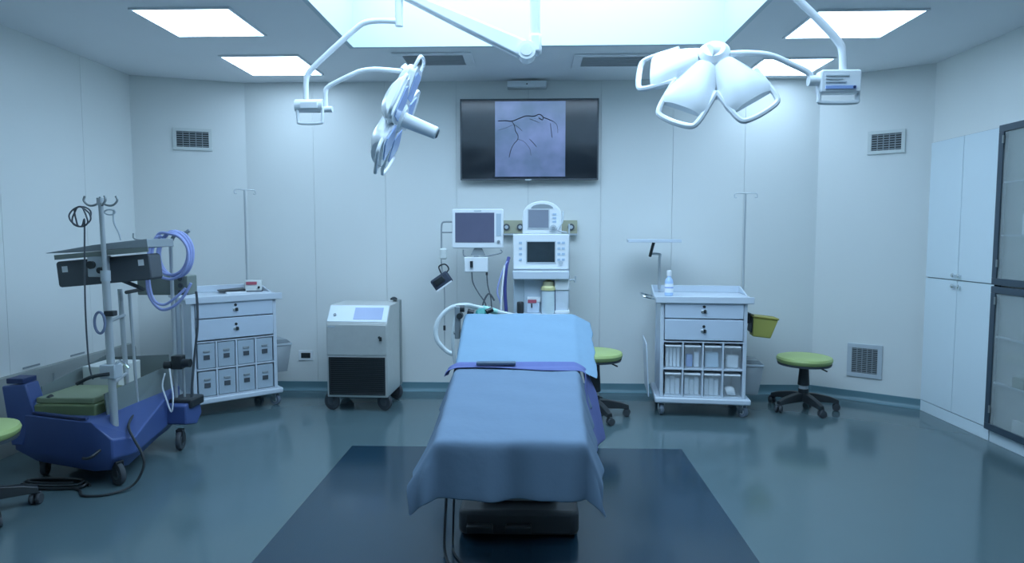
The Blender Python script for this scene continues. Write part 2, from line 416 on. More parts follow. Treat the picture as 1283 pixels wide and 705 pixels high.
def stool(label, loc, rz, top):
    t = thing('rolling_stool', label, 'stool', loc, rz, 'green rolling stools')
    P('seat', MB().lathe([(.14, top - .062), (.19, top - .060), (.207, top - .045), (.212, top - .025), (.205, top - .008), (.18, top - .001), (.10, top + .001)], seg=36), GREEN, t)
    P('seat_plate', MB().lathe([(.17, top - .075), (.20, top - .072), (.205, top - .056), (.16, top - .056)], seg=32), DGREY, t)
    P('column', MB().lathe([(.040, .10), (.040, .165), (.034, .17), (.034, .195), (.046, .20), (.036, top - .10), (.036, top - .072)], seg=18), BLACK, t)
    P('collar', MB().lathe([(.0355, .168), (.0355, .194), (.034, .196)], seg=18), LGREY, t)
    P('lever', MB().tube([(.02, 0, top - .085), (.10, -.02, top - .088), (.13, -.03, top - .105), (.17, -.05, top - .125)], .006), BLACK, t)
    for i in range(5):
        a = R(72 * i - 90); c_, s_ = math.cos(a), math.sin(a)
        M = Matrix.Rotation(a, 4, 'Z')
        b = MB()
        vs = []
        for (x, hw, z0, z1) in ((.0, .036, .072, .140), (.10, .033, .070, .132), (.20, .028, .066, .112), (.265, .024, .060, .090)):
            vs += [M @ Vector((x, -hw, z0)), M @ Vector((x, hw, z0)), M @ Vector((x, hw * .7, z1)), M @ Vector((x, -hw * .7, z1))]
        fs = [(0, 1, 2, 3), (12, 15, 14, 13)]
        for k in range(3):
            for j in range(4):
                fs.append((4 * k + j, 4 * (k + 1) + j, 4 * (k + 1) + (j + 1) % 4, 4 * k + (j + 1) % 4))
        b.add(vs, fs)
        lg = P('base_leg', b, BLACK, t, bev=.004)
        M2 = Matrix.Translation((.258 * c_, .258 * s_, 0)) @ Matrix.Rotation(a + i * 1.3, 4, 'Z')
        w_ = MB()
        for sx in (-.016, .016):
            w_.lathe([(.006, -.009), (.026, -.009), (.029, -.004), (.029, .004), (.026, .009), (.006, .009)], seg=16, M=M2 @ Matrix.Translation((sx, .008, .029)) @ Matrix.Rotation(R(90), 4, 'Y'))
        w_.box(-.022, .022, -.006, .014, .045, .064, M2)
        P('castor', w_, RUB, lg)
    return t
st1 = stool('lime green rolling stool beside the square grey grille', (2.19, 5.30, .001), 8, .437)
stool('lime green rolling stool standing behind the draped operating table', (.48, 5.03, .001), 20, .515)
stool('lime green rolling stool cut off by the picture edge, beside the blue console', (-2.80, 3.10, .001), -12, .455)

# ================================================================== DRAWER CARTS
def cart(label, loc, rz):
    t = thing('drawer_cart', label, 'cart', loc, rz, 'pale blue drawer carts')
    # local: x -.365..365, y front -.25 .. back .25
    for sx in (-1, 1):
        for y in (-.245, .215): P('corner_post', MB().box(min(sx * .324, sx * .296), max(sx * .324, sx * .296), y, y + .03, .15, .90), CART, t, bev=.004)
    P('side_panel', MB().box(-.318, -.306, -.214, .214, .15, .90), CARTF, t); P('side_panel', MB().box(.306, .318, -.214, .214, .15, .90), CARTF, t)
    P('back_panel', MB().box(-.295, .295, .225, .237, .15, .90), CARTF, t)
    P('base_shelf', MB().box(-.360, .360, -.27, .27, .105, .149), CART, t, bev=.010)
    # top with raised rim
    P('top', MB().box(-.365, .365, -.262, .262, .902, .928), CART, t, bev=.008)
    P('top_edge', MB().box(-.366, .366, -.274, -.263, .886, .938), CART, t, bev=.004)
    b = MB(); b.box(-.365, .365, .245, .262, .929, .985); b.prism([(-.05, .929), (.244, .929), (.244, .985), (.2, .978)], -.365, -.352, 'x'); b.prism([(-.05, .929), (.244, .929), (.244, .985), (.2, .978)], .352, .365, 'x')
    P('top_rim', b, CART, t, bev=.003)
    for (z0, z1) in ((.768, .895), (.600, .760)):
        d = P('drawer', MB().box(-.292, .292, -.258, -.236, z0, z1), CARTF, t, bev=.004)
        zc = (z0 + z1) / 2
        P('lock', MB().cyl((.0, -.262, zc + .028), (.0, -.256, zc + .028), .011, seg=12), BLACK, d)
        b = MB().box(-.022, .022, -.263, -.257, zc - .020, zc + .004); P('handle', b, CHROME, d, bev=.002)
        P('key', MB().box(-.002, .014, -.275, -.262, zc - .020, zc + .006), BLACK, d)
    # compartment grid
    b = MB()
    b.box(-.296, .296, -.25, .2, .580, .590); b.box(-.296, .296, -.25, .2, .366, .376); b.box(-.296, .296, -.25, .2, .151, .158)
    for x in (-.150, 0, .150): b.box(x - .006, x + .006, -.25, .2, .158, .366); b.box(x - .006, x + .006, -.25, .2, .376, .580)
    P('divider_grid', b, CART, t)
    for x in (-.32, .32):
        for y in (-.20, .20): caster(t, x * .96, y, .045, .105, 200 + 40 * x, mat('caster_grey', (.16, .20, .25), .5), CHROME)
    return t
GX = (-.222, -.075, .075, .222)
# --- cart with the bottle
cR = (1.335, 5.28, .001); aR_ = -6.0; McR = Matrix.Translation(cR) @ Matrix.Rotation(R(aR_), 4, 'Z')
c1 = cart('pale blue drawer cart with a spray bottle on it and clear bins of packets', cR, aR_)
def cl(x, y, z): return McR @ Vector((x, y, z))
for x in GX:
    for z0 in (.160, .378):
        bn = P('clear_bin', MB().box(x - .062, x + .062, -.246, -.243, z0 + .002, z0 + .17), CLEAR, c1)
        P('bin_lip', MB().box(x - .062, x + .062, -.245, -.12, z0 + .165, z0 + .178), PAPER, bn, bev=.003)
P('iv_pole', MB().cyl((.378, .20, .30), (.378, .20, 1.75), .008, seg=10), POLE, c1)
for s in (1, -1):
    P('iv_hook', MB().tube([(.378, .20, 1.745), (.378 + s * .05, .20, 1.75), (.378 + s * .085, .19, 1.742), (.378 + s * .088, .185, 1.715), (.378 + s * .07, .18, 1.712)], .005), POLE, c1)
P('pole_clamp', MB().box(.36, .395, .185, .215, .86, .90), BLACK, c1, bev=.003)
P('tray_post', MB().tube([(-.30, .22, .95), (-.30, .22, 1.2), (-.30, .21, 1.245), (-.38, .20, 1.25)], .011, sub=4), POLE, c1)
P('tray_knob', MB().tube([(-.38, .20, 1.23), (-.362, .15, 1.32), (-.355, .14, 1.345)], .013, sub=3), BLACK, c1)
b = MB().box(-.565, -.155, -.02, .28, 1.347, 1.353); b.box(-.565, -.155, -.025, -.02, 1.347, 1.372); b.box(-.565, -.155, .28, .285, 1.347, 1.372); b.box(-.57, -.565, -.025, .285, 1.347, 1.372); b.box(-.155, -.15, -.025, .285, 1.347, 1.372)
P('instrument_tray', b, CART, c1, bev=.002)
P('push_handle', MB().tube([(-.366, -.15, .905), (-.41, -.17, .915), (-.46, -.15, .93), (-.46, .10, .93), (-.41, .14, .915), (-.366, .12, .905)], .007, sub=4), CHROME, c1)
bb = P('side_board', MB().box(-.372, -.362, -.23, .20, .16, .58, Matrix.Translation((-.03, 0, 0)) @ Matrix.Rotation(R(-3), 4, 'Y')), CART, c1, bev=.003)
P('bin_bracket', MB().box(.324, .372, -.12, .06, .72, .80), BLACK, c1)
# spray bottle
sb = thing('spray_bottle', 'white and blue plastic bottle standing on the cart top', 'bottle', (1.072, 5.19, .931))
P('bottle_body', MB().lathe([(.030, 0), (.033, .004), (.033, .105), (.029, .125), (.016, .142), (.014, .155)], seg=20), mat('pale_blue_bottle', (.45, .62, .88), .3), sb)
P('cap', MB().lathe([(.018, .155), (.018, .195), (.014, .20)], seg=16), PAPER, sb)
P('bottle_label', MB().lathe([(.0336, .025), (.0337, .026), (.0337, .095), (.0336, .096)], seg=20), PAPER, sb)
P('label_stripe', MB().lathe([(.0339, .060), (.034, .061), (.034, .069), (.0339, .07)], seg=20), LABELB, sb)
# yellow sharps bin
yb = thing('sharps_bin', 'yellow sharps bin hanging on the side of the cart', 'bin', cl(.373, -.06, .62), aR_)
M = Matrix.Translation((0, 0, 0)) @ Matrix.Rotation(R(6), 4, 'Y')
b = MB(); b.add([M @ Vector(v) for v in ((.02, -.06, 0), (.155, -.06, 0), (.155, .06, 0), (.02, .06, 0), (.0, -.075, .15), (.19, -.075, .15), (.19, .075, .15), (.0, .075, .15))],
      [(0, 3, 2, 1), (4, 5, 6, 7), (0, 1, 5, 4), (1, 2, 6, 5), (2, 3, 7, 6), (3, 0, 4, 7)])
P('bin_body', b, YEL, yb, bev=.008); P('bin_lid', MB().box(-.004, .194, -.08, .08, .15, .163, M), mat('dull_yellow_lid', (.30, .27, .05), .5), yb, bev=.004)
P('bin_holder', MB().box(0.0, .006, -.07, .07, .03, .17, M), BLACK, yb)
def waste(label, x, y, z, rz):
    t = thing('waste_bin', label, 'bin', (x, y, z), rz, 'grey hanging waste bins')
    b = MB(); b.add([(.01, -.07, 0), (.12, -.07, 0), (.12, .07, 0), (.01, .07, 0), (.0, -.09, .235), (.155, -.09, .235), (.155, .09, .235), (.0, .09, .235)],
          [(0, 3, 2, 1), (0, 1, 5, 4), (1, 2, 6, 5), (2, 3, 7, 6), (3, 0, 4, 7)])
    P('bin_body', b, GREY, t, solid=.004)
    b = MB(); b.box(-.003, .160, -.095, -.088, .225, .243); b.box(-.003, .160, .088, .095, .225, .243); b.box(.153, .160, -.088, .088, .225, .243); b.box(-.003, .003, -.088, .088, .225, .243)
    P('bin_rim', b, LGREY, t, bev=.002)
    P('swing_lid', MB().prism([(.0, .243), (.155, .243), (.12, .275), (.03, .28)], -.085, .085, 'y'), GREY, t, bev=.004)
q = cl(.330, -.01, .151); waste('grey hanging waste bin under the yellow sharps bin', q.x, q.y, q.z, aR_)
# supplies inside the clear bins
def pack(name, label, cx, z, dx, w_, h_, d_, m, rz=0, grp=None, y=-.17, cat='packet'):
    o = P(name, MB().box(-w_ / 2, w_ / 2, -d_ / 2, d_ / 2, 0, h_), m, bev=min(w_, d_) * .2)
    tag(o, label, cat, grp, loc=cl(cx + dx, y, z), rz=rz + aR_)
for i in range(4):
    pack('syringe_packet', 'thin white packet standing upright in the first upper bin', GX[0], .379, -.042 + .028 * i, .024, .150 + .004 * (i % 2), .05, PACK, grp='upright packets in the first upper bin')
pack('gauze_packet', 'blue printed packet in the second upper bin of the bottle cart', GX[1], .379, -.02, .05, .10, .05, PACKB)
pack('gauze_packet', 'white packet beside the blue packet in the second upper bin', GX[1], .379, .035, .04, .12, .05, PACK)
pack('supply_box', 'square pale box filling the third upper bin', GX[2], .379, 0, .105, .118, .06, mat('pale_carton', (.55, .70, .82), .6), cat='box')
pack('supply_box', 'slanted white packet in the fourth upper bin beside the cart post', GX[3], .379, .01, .09, .10, .05, PACK)
for j, nm in ((0, 'first'), (1, 'second'), (2, 'third')):
    for i in range(3):
        pack('tubing_packet', 'milky wrapped packet standing upright in the %s lower bin' % nm, GX[j], .159, -.038 + .038 * i, .036, .128 + .01 * ((i + j) % 2), .05, PACK, grp='wrapped packets in the %s lower bin' % nm)
o = P('bandage_roll', MB().tube([(-.030, 0, .036), (-.010, -.005, .044), (.012, .002, .036), (.030, 0, .040)], .033, seg=12), PAPER)
tag(o, 'crumpled white bandage roll in the fourth lower bin', 'bandage', loc=cl(GX[3], -.19, .160), rz=aR_)

# --- cart with the pump box
cLp = (-2.515, 5.246, .001); aC = 42.0
c2 = cart('pale blue drawer cart with small meter on top and eight labelled bins', cLp, aC)
BINF = mat('frosted_bin', (.50, .60, .68), .3, alpha=.85)
for x in GX:
    for z0 in (.160, .378):
        bn = P('bin_drawer', MB().prism([(-.244, z0 + .002), (-.244, z0 + .195), (-.10, z0 + .195), (-.10, z0 + .002)], x - .064, x + .064, 'x'), BINF, c2, bev=.004)
        P('bin_label', MB().box(x - .022, x + .022, -.250, -.244, z0 + .07, z0 + .105), DGREY, bn)
        P('finger_pull', MB().box(x - .024, x + .024, -.252, -.244, z0 + .125, z0 + .142), GREY, bn, bev=.003)
P('iv_pole', MB().cyl((.268, .275, .30), (.268, .275, 1.80), .008, seg=10), POLE, c2)
for s in (1, -1):
    P('iv_hook', MB().tube([(.268, .275, 1.795), (.268 + s * .05, .275, 1.80), (.268 + s * .085, .265, 1.792), (.268 + s * .088, .26, 1.765), (.268 + s * .07, .255, 1.762)], .005), POLE, c2)
Mc = Matrix.Translation(cLp) @ Matrix.Rotation(R(aC), 4, 'Z')
q = Mc @ Vector((.27, .12, .929))
mt = thing('pump_meter', 'small white meter box with a red display on the cart top', 'meter', q, aC - 22)
P('housing', MB().prism([(-.06, 0), (.06, 0), (.06, .092), (-.045, .092)], -.068, .068, 'x'), WHITE2, mt, bev=.006)
P('display', MB().box(-.055, .030, -.0605, -.055, .058, .083), RED, mt); P('dial', MB().cyl((.045, -.070, .035), (.045, -.058, .035), .010, seg=12), BLACK, mt)
P('foot_strip', MB().box(-.07, .072, -.066, .064, -.0005, .008), DGREY, mt)
q = Mc @ Vector((.09, .10, .929))
o = P('paper_pad', MB().box(-.08, .08, -.10, .10, 0, .012), PAPER); tag(o, 'white paper pad lying beside the small meter', 'paper', loc=q, rz=aC)
o = P('black_folder', MB().prism([(-.11, .0), (.09, .0), (.09, .02), (-.11, .008)], -.09, .09, 'y'), BLACK, bev=.002); tag(o, 'flat black folder lying on the paper pad', 'folder', loc=(q.x, q.y, q.z + .0125), rz=aC - 10)
q = Mc @ Vector((.331, -.05, .25)); waste('grey hanging waste bin on the cart nearest the wall socket', q.x, q.y, q.z, aC)

# ================================================================== STEEL CABINET ON WHEELS (heater-cooler)
m = thing('heater_cabinet', 'stainless steel cabinet on four big casters with dark front grille', 'machine', (-1.39, 5.33, .001), -2)
P('body', MB().prism([(-.23, .115), (.23, .115), (.23, .845), (-.12, .845), (-.225, .715), (-.23, .70)], -.245, .245, 'x'), STEEL, m, bev=.008)
P('front_panel', MB().box(-.238, .238, -.236, -.230, .455, .700), STEEL, m, bev=.003)
Msl = Matrix.Translation((0, -.2245, .7165)) @ Matrix.Rotation(math.atan2(.13, .105), 4, 'X')
P('control_panel', MB().box(-.240, .240, .004, .158, -.0005, .005, Msl), mat('pale_panel', (.72, .80, .84), .3), m, bev=.002)
P('display', MB().box(-.03, .20, .025, .135, .005, .008, Msl), mat('lilac_display', (.38, .46, .66), .25), m)
P('power_knob', MB().cyl(Msl @ Vector((-.185, .065, .003)), Msl @ Vector((-.185, .065, .014)), .012), GREY, m)
P('lock', MB().cyl((.185, -.243, .60), (.185, -.234, .60), .010), BLACK, m); P('key', MB().box(.186, .206, -.250, -.242, .572, .604), BLACK, m)
gr = P('grille_frame', MB().frame(-.228, .228, .135, .440, .014, -.240, -.230), BLACK, m, bev=.002)
P('grille_backing', MB().box(-.214, .214, -.232, -.2305, .149, .426), BLACK, gr)
for i in range(17):
    z_ = .155 + i * .0162
    P('louvre', MB().box(-.213, .213, -.239, -.232, z_, z_ + .006), BLACK, gr)
P('nameplate', MB().box(-.228, -.17, -.238, -.236, .675, .69), LGREY, m)
b = MB().box(.165, .225, .10, .20, .846, .86); P('rear_column', MB().prism([(.18, .12), (.255, .12), (.255, .855), (.18, .855)], .19, .25, 'x'), STEELD, m, bev=.006)
P('fill_cap', MB().lathe([(.018, .86), (.030, .862), (.030, .872), (.012, .885)], (.205, .16, 0), seg=16), BLACK, m)
for x in (-.235, .195):
    for y in (-.18, .19): caster(m, x + .02, y, .072, .116, 70 if x < 0 else 62, RUB, DGREY, hm=DGREY)

# ================================================================== WALL RAIL, MONITORS, ANAESTHESIA MACHINE
rl = thing('gas_rail', 'beige gas outlet rail on the wall behind the monitors', 'rail', (0, YB, 1.477))
P('rail_body', MB().box(-.30, .385, -.055, 0, -.055, .06), BEIGE, rl, bev=.004)
P('rail_lip', MB().box(-.30, .385, -.075, -.01, -.072, -.056), LGREY, rl, bev=.003)
for x in (-.235, -.115, .33):
    o = P('gas_outlet', MB().cyl((x, -.068, .0), (x, -.054, .0), .030), DGREY, rl); P('outlet_ring', MB().cyl((x, -.072, 0), (x, -.068, 0), .016), LGREY, o)

wm_ = thing('wall_monitor', 'white framed patient monitor on a wall arm above the cable box', 'monitor', (-.45, 5.32, 1.46))
P('case', MB().prism(rrect(-.208, .208, -.158, .158, .014), -.02, .05, 'y'), WHITE, wm_, bev=.006)
P('screen', MB().box(-.182, .135, -.0225, -.020, -.112, .128), mat('slate_screen', (.085, .10, .16), .15, vary=.15, emit=.02, ecol=(.35, .38, .7)), wm_)
P('button_strip', MB().box(.150, .190, -.023, -.020, -.06, .12), mat('strip_grey', (.45, .54, .62), .4), wm_)
P('dial', MB().cyl((.170, -.032, -.105), (.170, -.020, -.105), .012), GREY, wm_)
P('brand_strip', MB().box(-.03, .03, -.022, -.020, .137, .147), LGREY, wm_)
P('wall_arm', MB().tube([(0, .05, 0), (0, .25, -.02), (0, .495, -.02)], .022, sub=3), LGREY, wm_)
P('wall_plate', MB().box(-.05, .05, .486, .498, -.10, .08), LGREY, wm_, bev=.003)
P('bracket', MB().prism([(-.03, -.158), (.03, -.158), (.06, -.215), (-.06, -.215)], -.0, .03, 'y'), GREY, wm_)
P('cable_tray', MB().tube([(-.12, .01, -.17), (-.11, .01, -.225), (-.02, .01, -.235), (.18, .01, -.20), (.185, .01, -.17)], .006), GREY, wm_)
P('hook_frame', MB().tube([(-.208, .02, .055), (-.27, .02, .055), (-.295, .02, .04), (-.30, .02, -.03), (-.30, .02, -.17)], .007, sub=4), GREY, wm_)
P('hook_frame', MB().tube([(-.208, .03, -.03), (-.25, .03, -.03), (-.295, .025, -.03)], .006, sub=2), GREY, wm_)
P('probe_holder', MB().lathe([(.022, -.25), (.03, -.24), (.03, -.17), (.02, -.16)], (-.285, .02, 0), seg=14), WHITE2, wm_)
bx = thing('cable_box', 'white cable connection box hanging under the patient monitor', 'box', (-.464, 5.32, 1.167))
P('housing', MB().box(-.096, .096, -.02, .03, -.06, .062), WHITE, bx, bev=.006)
P('connector', MB().cyl((-.036, -.030, -.022), (-.036, -.030, .030), .012, seg=12), BLACK, bx)
P('hanger', MB().box(-.02, .02, .0, .012, .062, .075), GREY, bx)
o = P('sensor_cable', local(MB().tube([(-.50, 5.31, 1.115), (-.49, 5.31, 1.02), (-.44, 5.30, .93), (-.39, 5.28, .86), (-.36, 5.25, .76)], .005), bx), DGREY, bx)
o = P('sensor_cable', local(MB().tube([(-.378, 5.31, 1.105), (-.37, 5.31, 1.0), (-.345, 5.30, .90), (-.335, 5.28, .80)], .005), bx), DGREY, bx)
P('cable_plug', MB().box(.078, .095, -.018, -.003, -.085, -.06), BLACK, bx)
cf = thing('pressure_cuff', 'dark folded blood pressure cuff hanging from the monitor hook', 'cuff', (-.750, 5.33, 1.04))
M = Matrix.Rotation(R(38), 4, 'Y').inverted() @ Matrix.Scale(1, 4)
M = Matrix.Rotation(R(-35), 4, 'Y')
P('cuff_roll', MB().box(-.085, .075, -.03, .03, -.06, .045, M), mat('navy_cuff', (.035, .05, .08), .7, vary=.2, bump=.4, scale=30), cf, bev=.015)
P('edge_strip', MB().box(-.08, .07, -.036, -.030, -.060, -.047, M), PAPER, cf)
P('fold', MB().box(-.06, .03, -.040, -.030, -.02, .03, M), BLACK, cf, bev=.008)
P('cuff_tube', MB().tube([(.02, -.01, .04), (.06, -.01, .09), (.03, -.01, .13), (-.02, -.01, .11), (.0, 0, .05)], .006), BLACK, cf)
P('strap', MB().tube([(.0, 0, .04), (-.002, 0, .12), (.0, 0, .20)], .004), GREY, cf)
o = P('hanging_cord', local(MB().tube([(-.755, 5.36, 1.20), (-.735, 5.38, .98), (-.735, 5.38, .70), (-.735, 5.37, .45)], .003), wm_), GREY, wm_)
P('cord_end', local(MB().cyl((-.735, 5.37, .62), (-.735, 5.37, .66), .010, seg=8), wm_), BLACK, o)

am = thing('anesthesia_machine', 'white anesthesia machine with a dark screen behind the operating table head', 'machine', (.062, 5.34, .001))
P('lower_body', MB().box(-.215, .225, -.14, .22, .12, .775), CART, am, bev=.012)
P('base', MB().box(-.25, .26, -.22, .24, .09, .125), GREY, am, bev=.01)
for z0, z1 in ((.15, .32), (.33, .50), (.51, .68)):
    d = P('drawer', MB().box(-.20, .21, -.152, -.140, z0, z1), CARTF, am, bev=.003); P('handle', MB().box(-.06, .07, -.165, -.152, z1 - .04, z1 - .025), GREY, d)
for x in (-.21, .22):
    for y in (-.18, .2): caster(am, x, y, .045, .092, 20)
P('back_panel', MB().box(-.134, .111, -.015, .01, .775, 1.05), mat('machine_back', (.62, .72, .80), .5), am)
P('left_column', MB().box(-.222, -.135, -.02, .12, .775, 1.05), mat('column_grey', (.50, .60, .66), .4), am, bev=.004)
P('right_column', MB().box(.115, .222, -.08, .18, .775, .965), CART, am, bev=.006)
P('column_head', MB().box(.112, .226, -.09, .18, .966, 1.05), WHITE, am, bev=.004)
P('column_stripe', MB().box(.113, .117, -.085, .1, .775, 1.05), NAVY, am)
P('work_shelf', MB().box(-.226, .226, -.13, .20, 1.052, 1.122), CART, am, bev=.008)
P('column_foot', MB().box(.112, .232, -.10, .1, .776, .80), WHITE, am, bev=.004)
mod = P('ventilator_module', MB().prism(rrect(-.226, .226, 1.128, 1.416, .012), -.04, .18, 'y'), WHITE, am, bev=.008)
P('screen', MB().box(-.112, .112, -.0435, -.040, 1.188, 1.352), mat('black_screen', (.03, .045, .055), .15, vary=.3, scale=12), mod)
P('screen_rim', MB().frame(-.120, .120, 1.180, 1.360, .008, -.046, -.040), LGREY, mod)
for x in (-.165, .145, .180):
    for z_ in (1.20, 1.245, 1.29, 1.335):
        P('key_button', MB().box(x - .012, x + .012, -.044, -.040, z_, z_ + .018), mat('key_blue', (.45, .58, .72), .4), mod)
P('dial', MB().cyl((.16, -.058, 1.185), (.16, -.040, 1.185), .016), LGREY, mod)
ab = P('absorber_canister', MB().lathe([(.052, .776), (.054, .79), (.054, .955), (.046, .965)], (.06, -.07, 0), seg=20), mat('frosted_canister', (.66, .78, .82), .3), am)
P('canister_cap', MB().lathe([(.060, .965), (.060, .985), (.045, 1.0)], (.06, -.07, 0), seg=20), PYEL, ab)
P('canister_dome', MB().lathe([(.045, 1.0), (.043, 1.03), (.02, 1.045)], (.06, -.07, 0), seg=20), mat('amber_dome', (.36, .36, .22), .3), ab)
P('vaporizer', MB().box(-.115, -.01, -.06, .06, .776, .862), CARTF, am, bev=.006)
P('vaporizer_label', MB().box(-.105, -.035, -.063, -.060, .868 - .01, .885), RED, am); P('vaporizer_dial', MB().box(-.11, -.0, -.06, .04, .863, .905), WHITE, am, bev=.004)
P('lever', MB().box(-.078, -.068, -.07, -.06, .82, .855), BLACK, am)
P('black_bellows', MB().lathe([(.026, .776), (.028, .79), (.028, .86), (.022, .87)], (-.165, -.07, 0), seg=14), BLACK, am)
P('side_arm', MB().tube([(.226, .05, 1.03), (.27, .05, 1.04), (.285, .05, 1.02), (.285, .05, 1.07)], .007), LGREY, am)
P('side_pole', MB().cyl((.236, .14, .8), (.236, .14, 1.50), .008, seg=10), LGREY, am)
P('circuit_arm', MB().tube([(-.215, -.05, .70), (-.30, -.25, .80), (-.40, -.60, .88), (-.47, -.92, .91)], .012), POLE, am)

dm = thing('domed_monitor', 'white dome-topped monitor with carrying handle standing on the anesthesia machine', 'monitor', (.071, 5.36, 1.418))
sil = [(-.158, 0), (.158, 0), (.160, .12)] + [(.155 * math.cos(R(a)), .16 + .105 * math.sin(R(a))) for a in range(10, 171, 16)] + [(-.160, .12)]
P('case', MB().prism(sil, -.03, .12, 'y'), WHITE, dm, bev=.008)
P('handle_recess', MB().prism([(.09 * math.cos(R(a)), .205 + .035 * math.sin(R(a))) for a in range(0, 181, 20)], -.034, -.030, 'y'), GREY, dm)
P('screen_rim', MB().frame(-.118, .060, .040, .200, .008, -.036, -.030), LGREY, dm)
P('screen', MB().box(-.110, .052, -.034, -.030, .048, .192), SCREENG, dm)
for z_ in (.09, .12, .15): P('key_button', MB().box(.085, .115, -.034, -.030, z_, z_ + .016), mat('key_blue', (0, 0, 0)), dm)
P('dial', MB().cyl((.09, -.05, .045), (.09, -.03, .045), .028), LGREY, dm); P('dial_cap', MB().cyl((.09, -.058, .045), (.09, -.05, .045), .014), GREY, dm)
P('probe_cable', MB().tube([(.17, 0, .18), (.165, -.03, .10), (.13, -.06, .03), (.20, -.05, .01)], .007), LGREY, dm)

# purple hoses beside the machine
o = P('supply_hose', MB().tube([(-.195, 5.24, 1.23), (-.215, 5.20, 1.14), (-.225, 5.20, .98), (-.215, 5.20, .80), (-.20, 5.20, .60)], .014), mat('deep_violet_hose', (.06, .07, .26), .4))
tag(o, 'violet blue supply hose hanging along the anesthesia machine', 'hose', 'violet hoses beside the anesthesia machine')
o = P('supply_hose', MB().tube([(-.205, 5.21, 1.20), (-.25, 5.19, 1.10), (-.285, 5.18, .96), (-.255, 5.18, .85), (-.24, 5.18, .60)], .007), HOSE)
tag(o, 'thinner violet blue hose curving away from the anesthesia machine', 'hose', 'violet hoses beside the anesthesia machine')
o = P('white_lead', MB().tube([(-.225, 5.16, 1.17), (-.245, 5.15, .98), (-.255, 5.15, .80), (-.255, 5.15, .62)], .007), PAPER); tag(o, 'straight white lead hanging in front of the violet hoses', 'cable')
o = P('looped_lead', MB().tube([(-.30, 5.05, .90), (-.345, 5.05, .955), (-.39, 5.04, .86), (-.38, 5.04, .70)], .007), DGREY); tag(o, 'dark looped lead near the table head below the cable box', 'cable')

# ================================================================== OPERATING TABLE
TC = -.065
ot = thing('operating_table', 'operating table with dark base under blue sheets', 'table', (TC, 3.25, .001))
P('base', MB().prism([(-.26, -.30), (.26, -.30), (.28, -.27), (.28, .42), (-.28, .42), (-.28, -.27)], .012, .13, 'z'), mat('dark_base', (.045, .05, .055), .4), ot, bev=.02)
P('base_cover', MB().box(-.18, .18, -.20, .32, .131, .20), GREY, ot, bev=.02)
P('column', MB().box(-.12, .12, -.10, .22, .20, .60), STEEL, ot, bev=.02)
P('column_sleeve', MB().box(-.15, .15, -.13, .25, .22, .34), DGREY, ot, bev=.01)
P('pedal', MB().box(-.24, -.12, -.345, -.30, .04, .075), BLACK, ot, bev=.006); P('pedal', MB().box(-.06, .06, -.345, -.30, .04, .075), BLACK, ot, bev=.006)
def ztop(Y):
    # table profile: head plate raised, foot end lower
    if Y > 3.12: return .765 + (Y - 3.12) / .73 * .170
    if Y > 3.00: return .760 + (Y - 3.0) / .12 * .005
    return .697 + (Y - 2.2) / .8 * .063
def hw(Y): return .250 + (Y - 2.2) / 1.65 * .068
def tcx(Y): return -.077 + (Y - 2.2) / 1.65 * (-.003)
for nm, y0, y1 in (('leg_section', 2.24, 3.06), ('head_section', 3.10, 3.83)):
    a = hw(y0) - .02; b_ = hw(y1) - .02; z0, z1 = ztop(y0 + .02) - .012, ztop(y1) - .012; b = MB()
    vs = [(tcx(y0) - a, y0, z0 - .06), (tcx(y0) + a, y0, z0 - .06), (tcx(y1) + b_, y1, z1 - .06), (tcx(y1) - b_, y1, z1 - .06), (tcx(y0) - a, y0, z0), (tcx(y0) + a, y0, z0), (tcx(y1) + b_, y1, z1), (tcx(y1) - b_, y1, z1)]
    fs = [(0, 3, 2, 1), (4, 5, 6, 7), (0, 1, 5, 4), (1, 2, 6, 5), (2, 3, 7, 6), (3, 0, 4, 7)]
    P(nm, local(b.add(vs, fs), ot), BLACK, ot, bev=.012)
    b = MB().add([(x, y, z - .062) if i > 3 else (x, y, z - .03) for i, (x, y, z) in enumerate(vs)], fs)
    P('section_frame', local(b, ot), STEEL, ot, bev=.004)
for s in (-1, 1):
    P('side_rail', local(MB().tube([(tcx(2.4) + s * (hw(2.4) - .002), 2.4, ztop(2.4) - .07), (tcx(3.0) + s * (hw(3.0) - .002), 3.0, ztop(3.0) - .07)], .010, sub=1), ot), STEEL, ot)
# clamp and knobs standing at the head end
P('head_clamp', local(MB().box(-.46, -.43, 3.80, 3.86, .80, .99), ot), GREY, ot, bev=.004)
P('clamp_knob', local(MB().cyl((-.455, 3.83, .975), (-.405, 3.83, .975), .020), ot), BLACK, ot); P('clamp_knob', local(MB().cyl((-.43, 3.79, .935), (-.43, 3.84, .935), .018), ot), BLACK, ot)
P('clamp_bar', local(MB().tube([(-.47, 3.83, .83), (-.36, 3.84, .86), (-.30, 3.84, .88)], .010, sub=2), ot), STEELD, ot)

